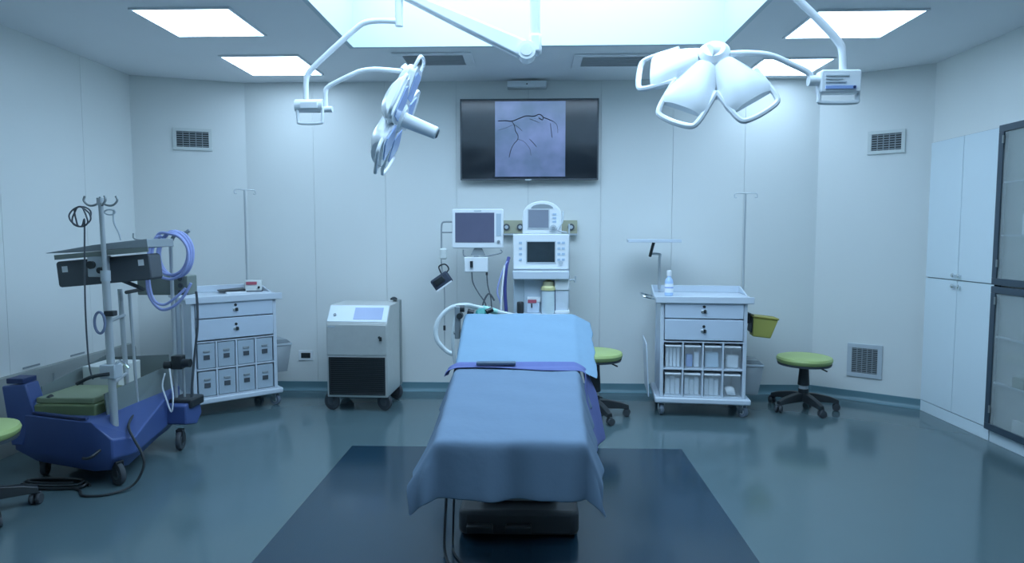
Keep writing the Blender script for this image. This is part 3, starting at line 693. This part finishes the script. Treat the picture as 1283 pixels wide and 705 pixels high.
def drape(y_head, y_foot, side_l, side_r, foot, nu=44, nv=46, lift=.004, flare=.30, amp=.010, seed=1, flare_r=None, taper=0, ribs=9):
    rnd = random.Random(seed); ph = [rnd.uniform(0, 6.28) for _ in range(6)]
    b = MB(); idx = {}
    L = y_head - y_foot
    for j in range(nv + 1):
        v = j / nv * (L + foot)
        Y = max(y_foot, y_head - v); dv = max(0, v - L)
        for i in range(nu + 1):
            a = hw(Y); U = a + side_l + (a + side_r); u = -(a + side_l) + U * i / nu
            du = max(0, abs(u) - a); s = 1 if u > 0 else -1
            x = tcx(Y) + max(-a, min(a, u)); z = ztop(Y) + lift
            z += .0022 * math.sin(u * 22 + Y * 5 + ph[0]) * math.sin(Y * 13 + ph[1]) + .0015 * math.sin(Y * 30 + u * 8 + ph[2])
            d = math.hypot(du, dv)
            y = Y
            if d > 0:
                fx = flare_r if (flare_r is not None and s > 0) else flare
                fx += (.30 if s < 0 else .12) * math.exp(-(Y - y_foot) / .22) * (du / d) * (1 if foot else 0)
                k = min(1, d / .05)
                out = min(d, .012) + fx * max(0, d - .012)
                nx, ny = s * du / d, -dv / d
                # soft folds
                per = u if dv > du else Y
                wv = amp * k * math.sin(per * 26 + ph[3]) * (d / .15) + .5 * amp * k * math.sin(per * 47 + ph[4]) * (d / .15)
                x += nx * (out + wv); y += ny * (out * .6 + wv)
                z -= math.sqrt(max(0, d * d - (out * .8) ** 2)) * (1 if d > .02 else .6)
            idx[i, j] = len(b.v); b.v.append(Vector((x, y, z)))
    for j in range(nv):
        for i in range(nu): b.f.append((idx[i, j], idx[i, j + 1], idx[i + 1, j + 1], idx[i + 1, j]))
    return b
o = P('surgical_drape', drape(3.16, 2.2, .19, .17, .20, lift=.006, seed=3), SHEET2, solid=.002, sharp=180, subs=1)
tag(o, 'large blue sheet covering the foot half of the operating table', 'sheet', loc=(0, 0, 0))
o = P('head_sheet', drape(3.86, 3.10, .06, .095, 0, lift=.004, seed=5, flare=.15, flare_r=1.1, amp=.006), SHEET, solid=.002, sharp=180, subs=1)
tag(o, 'bright sky blue sheet over the raised head end of the table', 'sheet')
# violet cloth band, hanging down on one side
b = MB(); N = 60; W = 8; idx = {}
for i in range(N + 1):
    t_ = i / N; a = hw(3.12)
    s_ = -a - .05 + t_ * (2 * a + .05 + .36)
    for j in range(W + 1):
        wv = j / W
        yy = 3.17 - wv * (.105 + .02 * math.sin(s_ * 9))
        du = max(0, abs(s_) - a - .002)
        if s_ > a: yy = 3.17 - wv * (.105 + du * .35) - du * .32
        x = tcx(3.12) + max(-a - .004, min(a + .004, s_)); z = ztop(max(yy, 3.0)) + .0125 + .003 * math.sin(wv * 9 + s_ * 7)
        if du > 0:
            sg = 1 if s_ > 0 else -1
            x += sg * (.030 + du * (.17 if s_ > 0 else .35) + .008 * math.sin(wv * 8 + 1)) + (.5 - wv) * min(.07, du * .5) * (1 if s_ > 0 else 0); z = ztop(3.12) + .0125 - du * .92
        idx[i, j] = len(b.v); b.v.append(Vector((x, yy, z)))
for i in range(N):
    for j in range(W): b.f.append((idx[i, j], idx[i, j + 1], idx[i + 1, j + 1], idx[i + 1, j]))
o = P('folded_cloth', b, PURPLE, solid=.004, sharp=180, subs=1); tag(o, 'violet blue cloth band laid across the table and hanging over one side', 'cloth')
o = P('remote_holder', MB().box(-.095, .095, -.016, .016, 0, .014), mat('slate_strap', (.07, .11, .16), .4), bev=.004)
tag(o, 'dark flat clip lying on the violet cloth band', 'clip', loc=(-.178, 3.115, .786)); o.rotation_euler = (R(3), 0, R(2))
# breathing hose
o = P('breathing_hose', MB().tube([(-.10, 4.30, .99 - .12), (-.22, 4.28, .90), (-.37, 4.2, .945), (-.44, 4.12, .965), (-.53, 4.08, .945), (-.60, 4.05, .86), (-.60, 4.03, .76), (-.54, 4.02, .69), (-.49, 4.0, .67)], .014, seg=10, sub=10, ribs=1), CLEARW)
tag(o, 'milky corrugated breathing hose looping beside the head end of the table', 'hose')
P('hose_connector', MB().cyl((-.24, 4.27, .905), (-.33, 4.23, .935), .019), mat('mint_connector', (.35, .68, .62), .4), o)
o = P('drain_tube', MB().tube([(-.47, 3.98, .93), (-.49, 3.96, .80), (-.485, 3.95, .68), (-.45, 3.93, .50), (-.42, 3.93, .30), (-.43, 3.93, .02)], .010, seg=8), CLEARW)
tag(o, 'pale tube hanging straight down beside the head end of the table', 'tube')
o = thing('breathing_mask', 'dark green breathing mask and valve behind the table head', 'mask', (-.33, 4.16, .90))
P('mask_cup', MB().lathe([(.018, -.02), (.034, 0), (.038, .02), (.022, .04)], seg=16, M=Matrix.Rotation(R(60), 4, 'X')), TEAL, o)
P('valve', MB().cyl((.03, -.02, .02), (.07, 0, .035), .016), BLACK, o)
P('valve', MB().cyl((-.09, .0, .02), (-.05, 0, .01), .018), BLACK, o)
o = P('floor_cable', MB().tube([(-.36, 3.0, .55), (-.385, 2.9, .30), (-.395, 2.85, .10), (-.385, 2.78, .012), (-.33, 2.62, .008), (-.28, 2.45, .008), (-.27, 2.2, .008)], .006), BLACK)
tag(o, 'black cable hanging from the table foot and running along the floor', 'cable')
o = P('floor_cable', MB().tube([(-.345, 2.95, .55), (-.355, 2.9, .30), (-.365, 2.9, .02), (-.35, 2.80, .008), (-.30, 2.70, .008)], .005), BLACK)
tag(o, 'shorter black cable hanging beside the long one under the table', 'cable')

# ================================================================== SURGICAL LAMPS
cm = thing('ceiling_mount', 'white ceiling column in the bright recess carrying both lamp arms', 'mount', (0.10, 2.85, RT - .012))
P('cover', MB().lathe([(.06, -.16), (.16, -.08), (.18, -.02), (.18, 0)], seg=28), ENAM, cm)
P('column', MB().lathe([(.055, -.42), (.055, -.15)], seg=20), ENAM, cm)
P('bearing', MB().lathe([(.07, -.455), (.075, -.44), (.075, -.40), (.065, -.39)], seg=20), WHITE, cm)

def petal_mesh(r0, r1, w0, w1, th, M):
    # rounded slab widening outwards, domed on top (local +z is the back of the lamp)
    prof = []
    n = 12; b = MB(); idx = {}; m_ = 8
    for i in range(n + 1):
        t_ = i / n; r = r0 + (r1 - r0) * t_
        wd = (w0 + (w1 - w0) * min(1, t_ * 1.25) ** .8)
        if t_ > .88: wd *= math.sqrt(max(.0, 1 - ((t_ - .88) / .22) ** 2))
        for j in range(m_ + 1):
            s = -1 + 2 * j / m_
            zt = th * (1 - .55 * abs(s) ** 3) * (1 - .35 * max(0, (t_ - .5) / .5) ** 2)
            idx['t', i, j] = len(b.v); b.v.append(M @ Vector((r, s * wd / 2, zt)))
            idx['b', i, j] = len(b.v); b.v.append(M @ Vector((r, s * wd / 2 * .97, 0)))
    for i in range(n):
        for j in range(m_):
            b.f.append((idx['t', i, j], idx['t', i + 1, j], idx['t', i + 1, j + 1], idx['t', i, j + 1]))
            b.f.append((idx['b', i, j], idx['b', i, j + 1], idx['b', i + 1, j + 1], idx['b', i + 1, j]))
        b.f.append((idx['b', i, 0], idx['b', i + 1, 0], idx['t', i + 1, 0], idx['t', i, 0]))
        b.f.append((idx['t', i, m_], idx['t', i + 1, m_], idx['b', i + 1, m_], idx['b', i, m_]))
    for j in range(m_):
        b.f.append((idx['t', 0, j], idx['t', 0, j + 1], idx['b', 0, j + 1], idx['b', 0, j]))
        b.f.append((idx['t', n, j], idx['b', n, j], idx['b', n, j + 1], idx['t', n, j + 1]))
    return b
def lamp_head(root, center, e1, n, angles, size=1.0, grip=True, hub_r=.07, pw=(.10, .20), r1=.265, droop=0, th=.055):
    """n = direction the light shines; local +z = -n"""
    z_ = -Vector(n).normalized(); x_ = Vector(e1); x_ = (x_ - z_ * x_.dot(z_)).normalized(); y_ = z_.cross(x_)
    F = Matrix((x_, y_, z_)).transposed().to_4x4(); F.translation = Vector(center)
    F = F @ Matrix.Scale(size, 4)
    P('hub', local(MB().lathe([(hub_r * .8, -.012), (hub_r, 0), (hub_r, .040), (hub_r * .7, .056)], seg=24, M=F), root), ENAM, root)
    for a in angles:
        Mp = F @ Matrix.Rotation(R(a), 4, 'Z') @ Matrix.Rotation(R(droop), 4, 'Y')
        pt = P('petal', local(petal_mesh(.045, r1, pw[0], pw[1], th, Mp), root), ENAM, root, sharp=50)
        w1 = pw[1] * .9
        b = MB().prism([(.09, -pw[0] * .45), (r1 - .04, -w1 * .40), (r1 - .02, -w1 * .3), (r1 - .02, w1 * .3), (r1 - .04, w1 * .40), (.09, pw[0] * .45)], -.005, .0, 'z', Mp)
        P('lens_panel', local(b, root), LENS, pt)
        if grip:
            h = w1 * .50
            b = MB().tube([Mp @ Vector(v) for v in ((r1 - .10, -h, .020), (r1 - .02, -h, .014), (r1 + .028, -h * .95, .010), (r1 + .048, -h * .75, .008), (r1 + .054, 0, .006), (r1 + .048, h * .75, .008), (r1 + .028, h * .95, .010), (r1 - .02, h, .014), (r1 - .10, h, .020))], (.0105 if droop else .008) * size, sub=4)
            P('grip_bar', local(b, root), ENAM, pt)
    P('handle', local(MB().lathe([(.022, -.175), (.030, -.170), (.034, -.02), (.040, .0)], seg=18, M=F), root), WHITE, root)
    P('handle_tip', local(MB().lathe([(.018, -.181), (.024, -.1755)], seg=18, M=F), root), DGREY, root)
    return F

s1 = thing('surgical_lamp', 'upright surgical lamp head seen edge on, hanging beside the television', 'lamp', (0.10, 2.85, 2.89), 0, 'white surgical lamps')
W_ = lambda b: local(b, s1)
P('swing_arm', W_(MB().box(-.10, .12, 2.81, 2.89, 2.79, 2.86)), ENAM, s1, bev=.01)
P('drop_tube', W_(MB().cyl((.006, 3.0, 2.27), (.006, 2.95, 2.82), .024)), ENAM, s1)
P('elbow', W_(MB().cyl((-.031, 2.955, 2.225), (-.031, 3.045, 2.225), .040, seg=24)), ENAM, s1)
P('elbow_cap', W_(MB().cyl((-.031, 2.95, 2.225), (-.031, 3.05, 2.225), .026, seg=20)), WHITE, s1)
P('elbow_cap', W_(MB().box(-.02, .035, 2.96, 3.04, 2.215, 2.30)), ENAM, s1, bev=.012)
# spring arm: tapered beam
M0 = Vector((-.045, 3.0, 2.235)); M1 = Vector((-.62, 3.0, 2.500)); d = (M1 - M0).normalized(); nrm = Vector((-d.z, 0, d.x))
b = MB(); vs = []
for c_, h_ in ((M0, .040), (M0 + (M1 - M0) * .5, .030), (M1, .016)):
    for sy, sz in ((-1, -1), (1, -1), (1, 1), (-1, 1)): vs.append(c_ + Vector((0, sy * .028, 0)) + nrm * (sz * h_))
fs = [(0, 1, 2, 3), (11, 10, 9, 8)] + [(4 * k + j, 4 * k + 4 + j, 4 * k + 4 + (j + 1) % 4, 4 * k + (j + 1) % 4) for k in range(2) for j in range(4)]
P('spring_arm', W_(b.add(vs, fs)), ENAM, s1, bev=.010)
P('arm_joint', W_(MB().cyl((-.605, 3.0, 2.345), (-.605, 3.0, 2.54), .018)), ENAM, s1)
P('outer_arc', W_(MB().tube([(-.605, 3.0, 2.367), (-.70, 3.0, 2.370), (-.760, 3.0, 2.362), (-.80, 3.0, 2.338), (-.90, 3.0, 2.255), (-.99, 3.0, 2.175), (-1.025, 3.0, 2.135), (-1.035, 3.0, 2.09), (-1.036, 3.0, 2.00)], .0125, seg=12)), ENAM, s1)
yk = P('control_yoke', W_(MB().cyl((-1.082, 3.0, 1.995), (-.955, 3.0, 1.995), .030, seg=20)), ENAM, s1)
P('yoke_loop', W_(MB().tube([(-1.072, 2.985, 1.985), (-1.070, 2.985, 1.93), (-1.058, 2.985, 1.915), (-.97, 2.985, 1.915), (-.958, 2.985, 1.93), (-.956, 2.985, 1.985)], .007, sub=4)), ENAM, yk)
P('yoke_keys', W_(MB().box(-1.05, -.975, 2.965, 2.971, 1.980, 2.005)), WHITE, yk)
P('inner_arc', W_(MB().tube([(-.945, 3.0, 1.985), (-.945, 3.0, 2.055), (-.925, 3.0, 2.085), (-.82, 3.0, 2.135), (-.77, 3.0, 2.152), (-.70, 3.0, 2.156), (-.58, 3.0, 2.145)], .0105, seg=12)), ENAM, s1)
P('arc_knob', W_(MB().cyl((-.955, 3.0, 1.98), (-.915, 3.0, 1.98), .014)), ENAM, s1)
ax = Vector((.93, .08, -.38))
ctr = Vector((-.598, 3.0, 1.935))
lamp_head(s1, ctr, (.35, 0, -.95), ax, (30, 102, 174, 246, 318), size=.98, grip=True, r1=.235, pw=(.12, .21), th=.08)
P('head_mount', W_(MB().tube([(-.59, 3.0, 2.15), (-.575, 3.01, 2.16), (-.60, 3.02, 2.05), (ctr.x - .03, 3.02, ctr.z + .03)], .018, sub=3)), ENAM, s1)

s2 = thing('surgical_lamp', 'surgical lamp head of three spread white petals with grip loops', 'lamp', (0.10, 2.85, 2.97), 0, 'white surgical lamps')
W_ = lambda b: local(b, s2)
P('swing_arm', W_(MB().tube([(.17, 2.85, 2.97), (.45, 2.75, 2.98), (.70, 2.60, 2.96)], .035, sub=3, seg=12)), ENAM, s2)
P('arm_joint', W_(MB().cyl((.70, 2.6, 2.50), (.70, 2.6, 3.0), .028)), ENAM, s2)
P('outer_arc', W_(MB().tube([(.70, 2.6, 2.53), (.86, 2.6, 2.44), (1.008, 2.6, 2.303), (1.10, 2.6, 2.215), (1.160, 2.6, 2.150), (1.180, 2.6, 2.11), (1.186, 2.6, 2.03)], .0145, seg=12)), ENAM, s2)
yk = P('control_yoke', W_(MB().prism(rrect(1.094, 1.248, 1.950, 2.038, .012), 2.578, 2.63, 'y')), ENAM, s2, bev=.006)
P('yoke_loop', W_(MB().tube([(1.100, 2.60, 2.02), (1.098, 2.60, 1.935), (1.110, 2.60, 1.918), (1.232, 2.60, 1.918), (1.243, 2.60, 1.935), (1.243, 2.60, 2.02)], .009, sub=4)), ENAM, yk)
P('yoke_keys', W_(MB().box(1.112, 1.226, 2.573, 2.577, 1.964, 1.976)), LABELB, yk)
P('yoke_button', W_(MB().cyl((1.218, 2.570, 1.970), (1.218, 2.573, 1.970), .005, seg=10)), NAVY, yk)
for i_, (a_, b_) in enumerate(((1.112, 1.19), (1.112, 1.175), (1.112, 1.20))): P('print_line', W_(MB().box(a_, b_, 2.574, 2.577, 1.988 + .012 * i_, 1.992 + .012 * i_)), LGREY, yk)
P('arc_knob', W_(MB().cyl((1.055, 2.6, 2.0), (1.095, 2.6, 2.0), .020)), ENAM, s2)
P('inner_arc', W_(MB().tube([(1.07, 2.6, 1.995), (1.055, 2.6, 2.03), (.985, 2.6, 2.065), (.93, 2.6, 2.090), (.88, 2.6, 2.102), (.80, 2.6, 2.106), (.70, 2.6, 2.100)], .0115, seg=12)), ENAM, s2)
ctr2 = Vector((.700, 2.62, 2.085))
lamp_head(s2, ctr2, (.86, .05, -.40), (.22, .80, -.55), (-168, -106, -41), size=1.07, r1=.225, pw=(.09, .18), droop=12, hub_r=.055)
P('head_mount', W_(MB().cyl((.72, 2.6, 2.10), (.665, 2.58, 2.10), .035)), ENAM, s2)

# ================================================================== PUMP CONSOLE (left)
pc = thing('pump_console', 'royal blue wheeled pump console with smoked side panels and tall mast', 'machine', (-2.66, 3.9, .001))
W_ = lambda b: local(b, pc)
foot = [(-3.00, 3.62), (-2.43, 3.46), (-2.33, 3.48), (-2.27, 3.60), (-2.40, 4.20), (-2.42, 4.35), (-3.02, 4.38)]
inset = [(-2.90, 3.66), (-2.46, 3.51), (-2.38, 3.53), (-2.33, 3.62), (-2.46, 4.15), (-2.48, 4.28), (-2.92, 4.30)]
def quad_edge():
    return MB().prism([(-2.86, 3.585), (-2.47, 3.475), (-2.47, 3.50), (-2.86, 3.61)], .386, .40, 'z')
n = len(foot); b = MB()
vs = [(x, y, .085) for x, y in inset] + [(x, y, .17) for x, y in foot]
tops = [.385, .385, .275, .26, .375, .38, .385]
vs += [(x, y, t_) for (x, y), t_ in zip(foot, tops)]
fs = [tuple(range(n - 1, -1, -1))] + [(k * n + i, k * n + (i + 1) % n, (k + 1) * n + (i + 1) % n, (k + 1) * n + i) for k in range(2) for i in range(n)] + [tuple(2 * n + i for i in range(n))]
P('body', W_(b.add(vs, fs)), BLUE, pc, bev=.008)
P('end_tower', W_(MB().prism([(-3.00, .20), (-2.93, .20), (-2.88, .34), (-2.855, .395), (-2.90, .56), (-3.04, .545)], 3.595, 3.70, 'y')), BLUE, pc, bev=.008)
P('tower_cap', W_(MB().box(-3.01, -2.91, 3.595, 3.70, .560, .590)), NAVY, pc, bev=.004)
P('top_edge', W_(quad_edge()), NAVY, pc, bev=.003)
P('inner_tray', W_(MB().box(-2.86, -2.50, 3.60, 4.30, .34, .44)), OLIVE, pc, bev=.01)
P('tray_cover', W_(MB().box(-2.86, -2.52, 3.62, 3.95, .44, .475)), mat('olive_cover', (.22, .27, .17), .5), pc, bev=.006)
P('white_module', W_(MB().box(-2.85, -2.62, 4.00, 4.24, .44, .58)), WHITE2, pc, bev=.006)
def quad(a, b_, c_, d_, th):
    a, b_, c_, d_ = map(Vector, (a, b_, c_, d_)); nn = (b_ - a).cross(d_ - a).normalized() * th
    return MB().add([a, b_, c_, d_, a + nn, b_ + nn, c_ + nn, d_ + nn], [(0, 3, 2, 1), (4, 5, 6, 7), (0, 1, 5, 4), (1, 2, 6, 5), (2, 3, 7, 6), (3, 0, 4, 7)])
P('smoked_panel', W_(quad((-2.44, 3.62, .27), (-2.44, 4.30, .35), (-2.47, 4.30, .53), (-2.46, 3.62, .50), .006)), ACRY, pc)
P('smoked_panel', W_(quad((-2.88, 4.32, .38), (-2.46, 4.32, .35), (-2.47, 4.32, .60), (-2.88, 4.32, .58), .006)), ACRY, pc)
P('smoked_panel', W_(quad((-2.89, 3.70, .40), (-2.89, 4.30, .40), (-2.89, 4.30, .60), (-2.89, 3.70, .52), .006)), ACRY, pc)
P('valve_block', W_(MB().cyl((-2.84, 3.64, .44), (-2.78, 3.64, .475), .018)), BLACK, pc); P('valve_block', W_(MB().cyl((-2.87, 3.64, .43), (-2.845, 3.64, .445), .015)), PAPER, pc)
# rear wing
P('rear_wing', W_(MB().prism([(4.12, .175), (4.12, .30), (4.30, .33), (4.33, .20), (4.26, .14)], -2.40, -2.26, 'x')), BLUE, pc, bev=.01)
for (x, y, r, yw) in ((-2.33, 3.53, .065, 60), (-2.31, 4.13, .065, 10), (-2.86, 3.66, .05, 20), (-2.88, 4.25, .05, 0)):
    caster(pc, x + 2.66, y - 3.9, r, .14, yw, RUB, BLACK, hm=DGREY)
# mast
P('mast', W_(MB().cyl((-2.375, 3.58, .20), (-2.405, 3.60, 1.18), .021, seg=16)), POLE, pc)
P('mast_extension', W_(MB().cyl((-2.405, 3.60, 1.16), (-2.415, 3.60, 1.60), .013, seg=14)), POLE, pc)
P('mast_collar', W_(MB().cyl((-2.405, 3.60, 1.15), (-2.405, 3.60, 1.21), .026)), LGREY, pc)
P('mast_head', W_(MB().cyl((-2.415, 3.60, 1.575), (-2.415, 3.60, 1.615), .020)), POLE, pc)
for s, dy in ((-1, 0), (1, 0), (-.55, .07), (.65, -.05)):
    P('mast_hook', W_(MB().tube([(-2.415, 3.60, 1.595), (-2.415 + s * .035, 3.60 + dy * .5, 1.575), (-2.415 + s * .07, 3.60 + dy, 1.575), (-2.415 + s * .095, 3.60 + dy, 1.60), (-2.415 + s * .088, 3.60 + dy, 1.625)], .006)), STEELD, pc)
P('side_rod', W_(MB().cyl((-2.495, 3.90, .30), (-2.52, 3.90, 1.08), .014)), POLE, pc); P('side_rod', W_(MB().cyl((-2.45, 3.92, .30), (-2.475, 3.92, 1.06), .009)), POLE, pc)
for z_ in (.92, .56, .34):
    P('rung', W_(MB().tube([(-2.395, 3.60, z_), (-2.45, 3.75, z_), (-2.50, 3.90, z_)], .010, sub=2)), POLE, pc)
P('mast_clamp', W_(MB().box(-2.44, -2.35, 3.56, 3.63, .60, .68)), LGREY, pc, bev=.006)
P('clamp_lever', W_(MB().tube([(-2.38, 3.56, .63), (-2.46, 3.52, .62), (-2.53, 3.50, .585)], .010, sub=3)), BLACK, pc)
P('clamp_lever', W_(MB().tube([(-2.38, 3.60, .66), (-2.33, 3.58, .70), (-2.28, 3.58, .66)], .009, sub=3)), CHROME, pc)
# head tray with screens seen from behind
Mt = Matrix.Translation((-2.46, 3.66, 1.335)) @ Matrix.Rotation(R(-5), 4, 'Y')
P('head_shelf', W_(MB().prism([(-.30, -.005), (.285, -.02), (.285, .028), (-.03, .020), (-.31, -.002)], -.03, .24, 'y', Mt)), GREY, pc, bev=.002)
P('shelf_rim', W_(MB().box(-.26, .285, -.032, -.026, -.045, -.018, Mt)), mat('olive_grey', (.20, .24, .22), .5), pc)
Ms = Matrix.Translation((-2.46, 3.70, 1.215)) @ Matrix.Rotation(R(-5), 4, 'Y')
for x0, x1 in ((-.285, -.02), (-.012, .265)):
    o = P('control_head', W_(MB().prism(rrect(x0, x1, -.085, .065, .018), -.02, .10, 'y', Ms)), DGREY, pc, bev=.006)
    xx = x0 + .05 if x0 < -.1 else x1 - .05
    P('port_label', W_(MB().box(xx - .016, xx + .016, -.023, -.020, .0, .035, Ms)), PAPER, o)
P('joint_box', W_(MB().box(-2.53, -2.43, 3.63, 3.70, 1.17, 1.29)), LGREY, pc, bev=.006)
P('joint_knob', W_(MB().cyl((-2.50, 3.61, 1.24), (-2.50, 3.635, 1.24), .022)), BLACK, pc); P('joint_knob', W_(MB().cyl((-2.44, 3.60, 1.21), (-2.44, 3.635, 1.21), .018)), BLACK, pc)
P('brace', W_(MB().tube([(-2.38, 3.70, 1.15), (-2.30, 3.78, 1.09), (-2.48, 3.90, 1.06)], .012, sub=1)), DGREY, pc)
P('mast_clip', W_(MB().box(-2.40, -2.345, 3.56, 3.60, .955, .985)), BLACK, pc, bev=.004)
P('wrapped_lead', W_(MB().tube([(-2.42 + .03 * math.cos(a), 3.555, .92 + .06 * math.sin(a)) for a in [i * .7 for i in range(27)]], .007, sub=3, seg=6)), mat('slate_lead', (.20, .25, .38), .5), pc)
# second mast (behind) with knobs and control box
P('rear_mast', W_(MB().cyl((-2.375, 4.22, .25), (-2.375, 4.22, 1.36), .012, seg=12)), POLE, pc); P('rear_mast', W_(MB().cyl((-2.33, 4.24, .25), (-2.33, 4.24, .95), .009, seg=12)), POLE, pc)
P('mast_hook', W_(MB().tube([(-2.375, 4.22, 1.36), (-2.42, 4.20, 1.385), (-2.52, 4.18, 1.375), (-2.585, 4.17, 1.385), (-2.59, 4.17, 1.42)], .005)), STEELD, pc)
P('mast_hook', W_(MB().tube([(-2.375, 4.22, 1.36), (-2.33, 4.20, 1.41), (-2.26, 4.18, 1.42), (-2.225, 4.18, 1.44)], .012)), GREY, pc)
P('hook_cap', W_(MB().tube([(-2.25, 4.17, 1.42), (-2.225, 4.165, 1.36), (-2.215, 4.16, 1.33)], .016, sub=2)), DGREY, pc)
cbx = P('control_box', W_(MB().box(-2.635, -2.29, 4.26, 4.38, 1.01, 1.14)), mat('olive_grey', (0, 0, 0)), pc, bev=.008)
for i in range(3): P('gauge', W_(MB().cyl((-2.335, 4.245, 1.03 + .045 * i), (-2.335, 4.26, 1.03 + .045 * i), .016)), DGREY, cbx)
P('black_clamp', W_(MB().cyl((-2.42, 4.18, .555), (-2.37, 4.18, .555), .026)), BLACK, pc); P('black_clamp', W_(MB().cyl((-2.30, 4.18, .57), (-2.25, 4.18, .57), .028)), BLACK, pc)
P('clamp_bar', W_(MB().box(-2.37, -2.30, 4.16, 4.22, .53, .62)), BLACK, pc, bev=.006)
P('mast_base', W_(MB().box(-2.40, -2.24, 4.16, 4.33, .27, .33)), BLACK, pc, bev=.012)

# blue hose coil hanging on the rear mast
pts = []
for k in range(4):
    for i in range(10):
        a = -2 * math.pi * i / 10 + math.pi / 2
        rr = .127 + .010 * math.sin(k * 2 + i * .4)
        pts.append((-2.30 + (rr * .84 + .006 * k) * math.cos(a) - .01 * k, 4.145 - .011 * k + .004 * math.sin(a * 3), 1.292 + (rr * 1.12) * math.sin(a) - .012 * (k % 2)))
pts += [(-2.385, 4.13, 1.39), (-2.45, 4.12, 1.30), (-2.475, 4.11, 1.15), (-2.465, 4.11, 1.02), (-2.40, 4.11, .935), (-2.32, 4.11, .945), (-2.25, 4.12, 1.01), (-2.20, 4.13, 1.10)]
o = P('hose_coil', MB().tube(pts, .0095, seg=8, sub=4), HOSE)
tag(o, 'coiled periwinkle blue hose hanging on the rear mast of the blue console', 'hose')
o = P('hose_loop', MB().tube([(-2.39, 4.09, 1.40), (-2.44, 4.08, 1.30), (-2.445, 4.08, 1.12), (-2.42, 4.08, 1.00), (-2.36, 4.08, .965), (-2.29, 4.08, 1.0), (-2.22, 4.10, 1.07)], .0085, seg=8), HOSE)
tag(o, 'single periwinkle hose hanging in a long loop below the coil', 'hose')
o = P('gas_line', MB().tube([(-2.205, 4.20, 1.04), (-2.20, 4.20, .95), (-2.205, 4.20, .80), (-2.235, 4.21, .62), (-2.25, 4.20, .45), (-2.26, 4.20, .34)], .008), DGREY)
tag(o, 'black line hanging from the control box to the rear wing', 'cable')
# cables on the front mast
pts = [(-2.50 + .045 * math.cos(a) + .01 * math.sin(2.3 * a), 3.57 - .002 * a, 1.51 + .055 * math.sin(a)) for a in [i * .6 for i in range(32)]]
o = P('coiled_cable', MB().tube(pts + [(-2.478, 3.55, 1.45), (-2.485, 3.55, 1.30), (-2.495, 3.55, 1.0), (-2.49, 3.55, .70), (-2.47, 3.55, .60)], .0045, seg=6, sub=4), DGREY)
tag(o, 'thin dark cable coiled on the front mast hook and hanging down', 'cable')
pts = [(-2.345 + .03 * math.cos(a), 3.57, 1.535 + .014 * math.sin(a)) for a in [i * .7 for i in range(20)]]
o = P('coiled_lead', MB().tube(pts + [(-2.325, 3.57, 1.48), (-2.30, 3.57, 1.42), (-2.29, 3.57, 1.38)], .004, seg=6, sub=4), LGREY)
tag(o, 'pale coiled lead hanging on the other front mast hook', 'cable')
o = P('draped_cable', MB().tube([(-2.40, 3.80, .34), (-2.31, 3.60, .32), (-2.25, 3.55, .26), (-2.19, 3.52, .19), (-2.17, 3.50, .12), (-2.21, 3.46, .03), (-2.30, 3.38, .008), (-2.42, 3.36, .008), (-2.50, 3.44, .008), (-2.60, 3.48, .008)], .007), BLACK)
tag(o, 'black cable draped over the console corner down to the floor', 'cable')
o = P('power_leads', MB().tube([(-2.42, 3.72, .34), (-2.40, 3.62, .33), (-2.385, 3.53, .25), (-2.41, 3.42, .20), (-2.46, 3.425, .19)], .008), BLACK)
tag(o, 'short black lead bundle curling over the console front edge', 'cable')
pts = []
for k in range(3):
    for i in range(9):
        a = 2 * math.pi * i / 9; pts.append((-2.68 + (.20 - .02 * k) * math.cos(a), 3.50 + (.055 - .008 * k) * math.sin(a), .010 + .012 * k))
o = P('floor_cable_coil', MB().tube(pts, .007, sub=4, seg=6), BLACK); tag(o, 'black cable coiled loosely on the floor under the blue console', 'cable')
o = P('white_tubing', MB().tube([(-2.37, 4.09, .52), (-2.39, 4.09, .44), (-2.37, 4.09, .36), (-2.335, 4.085, .27), (-2.32, 4.085, .36), (-2.33, 4.09, .46), (-2.345, 4.10, .55)], .005), PAPER)
tag(o, 'thin white tubing looped over the blue rear wing', 'tube')
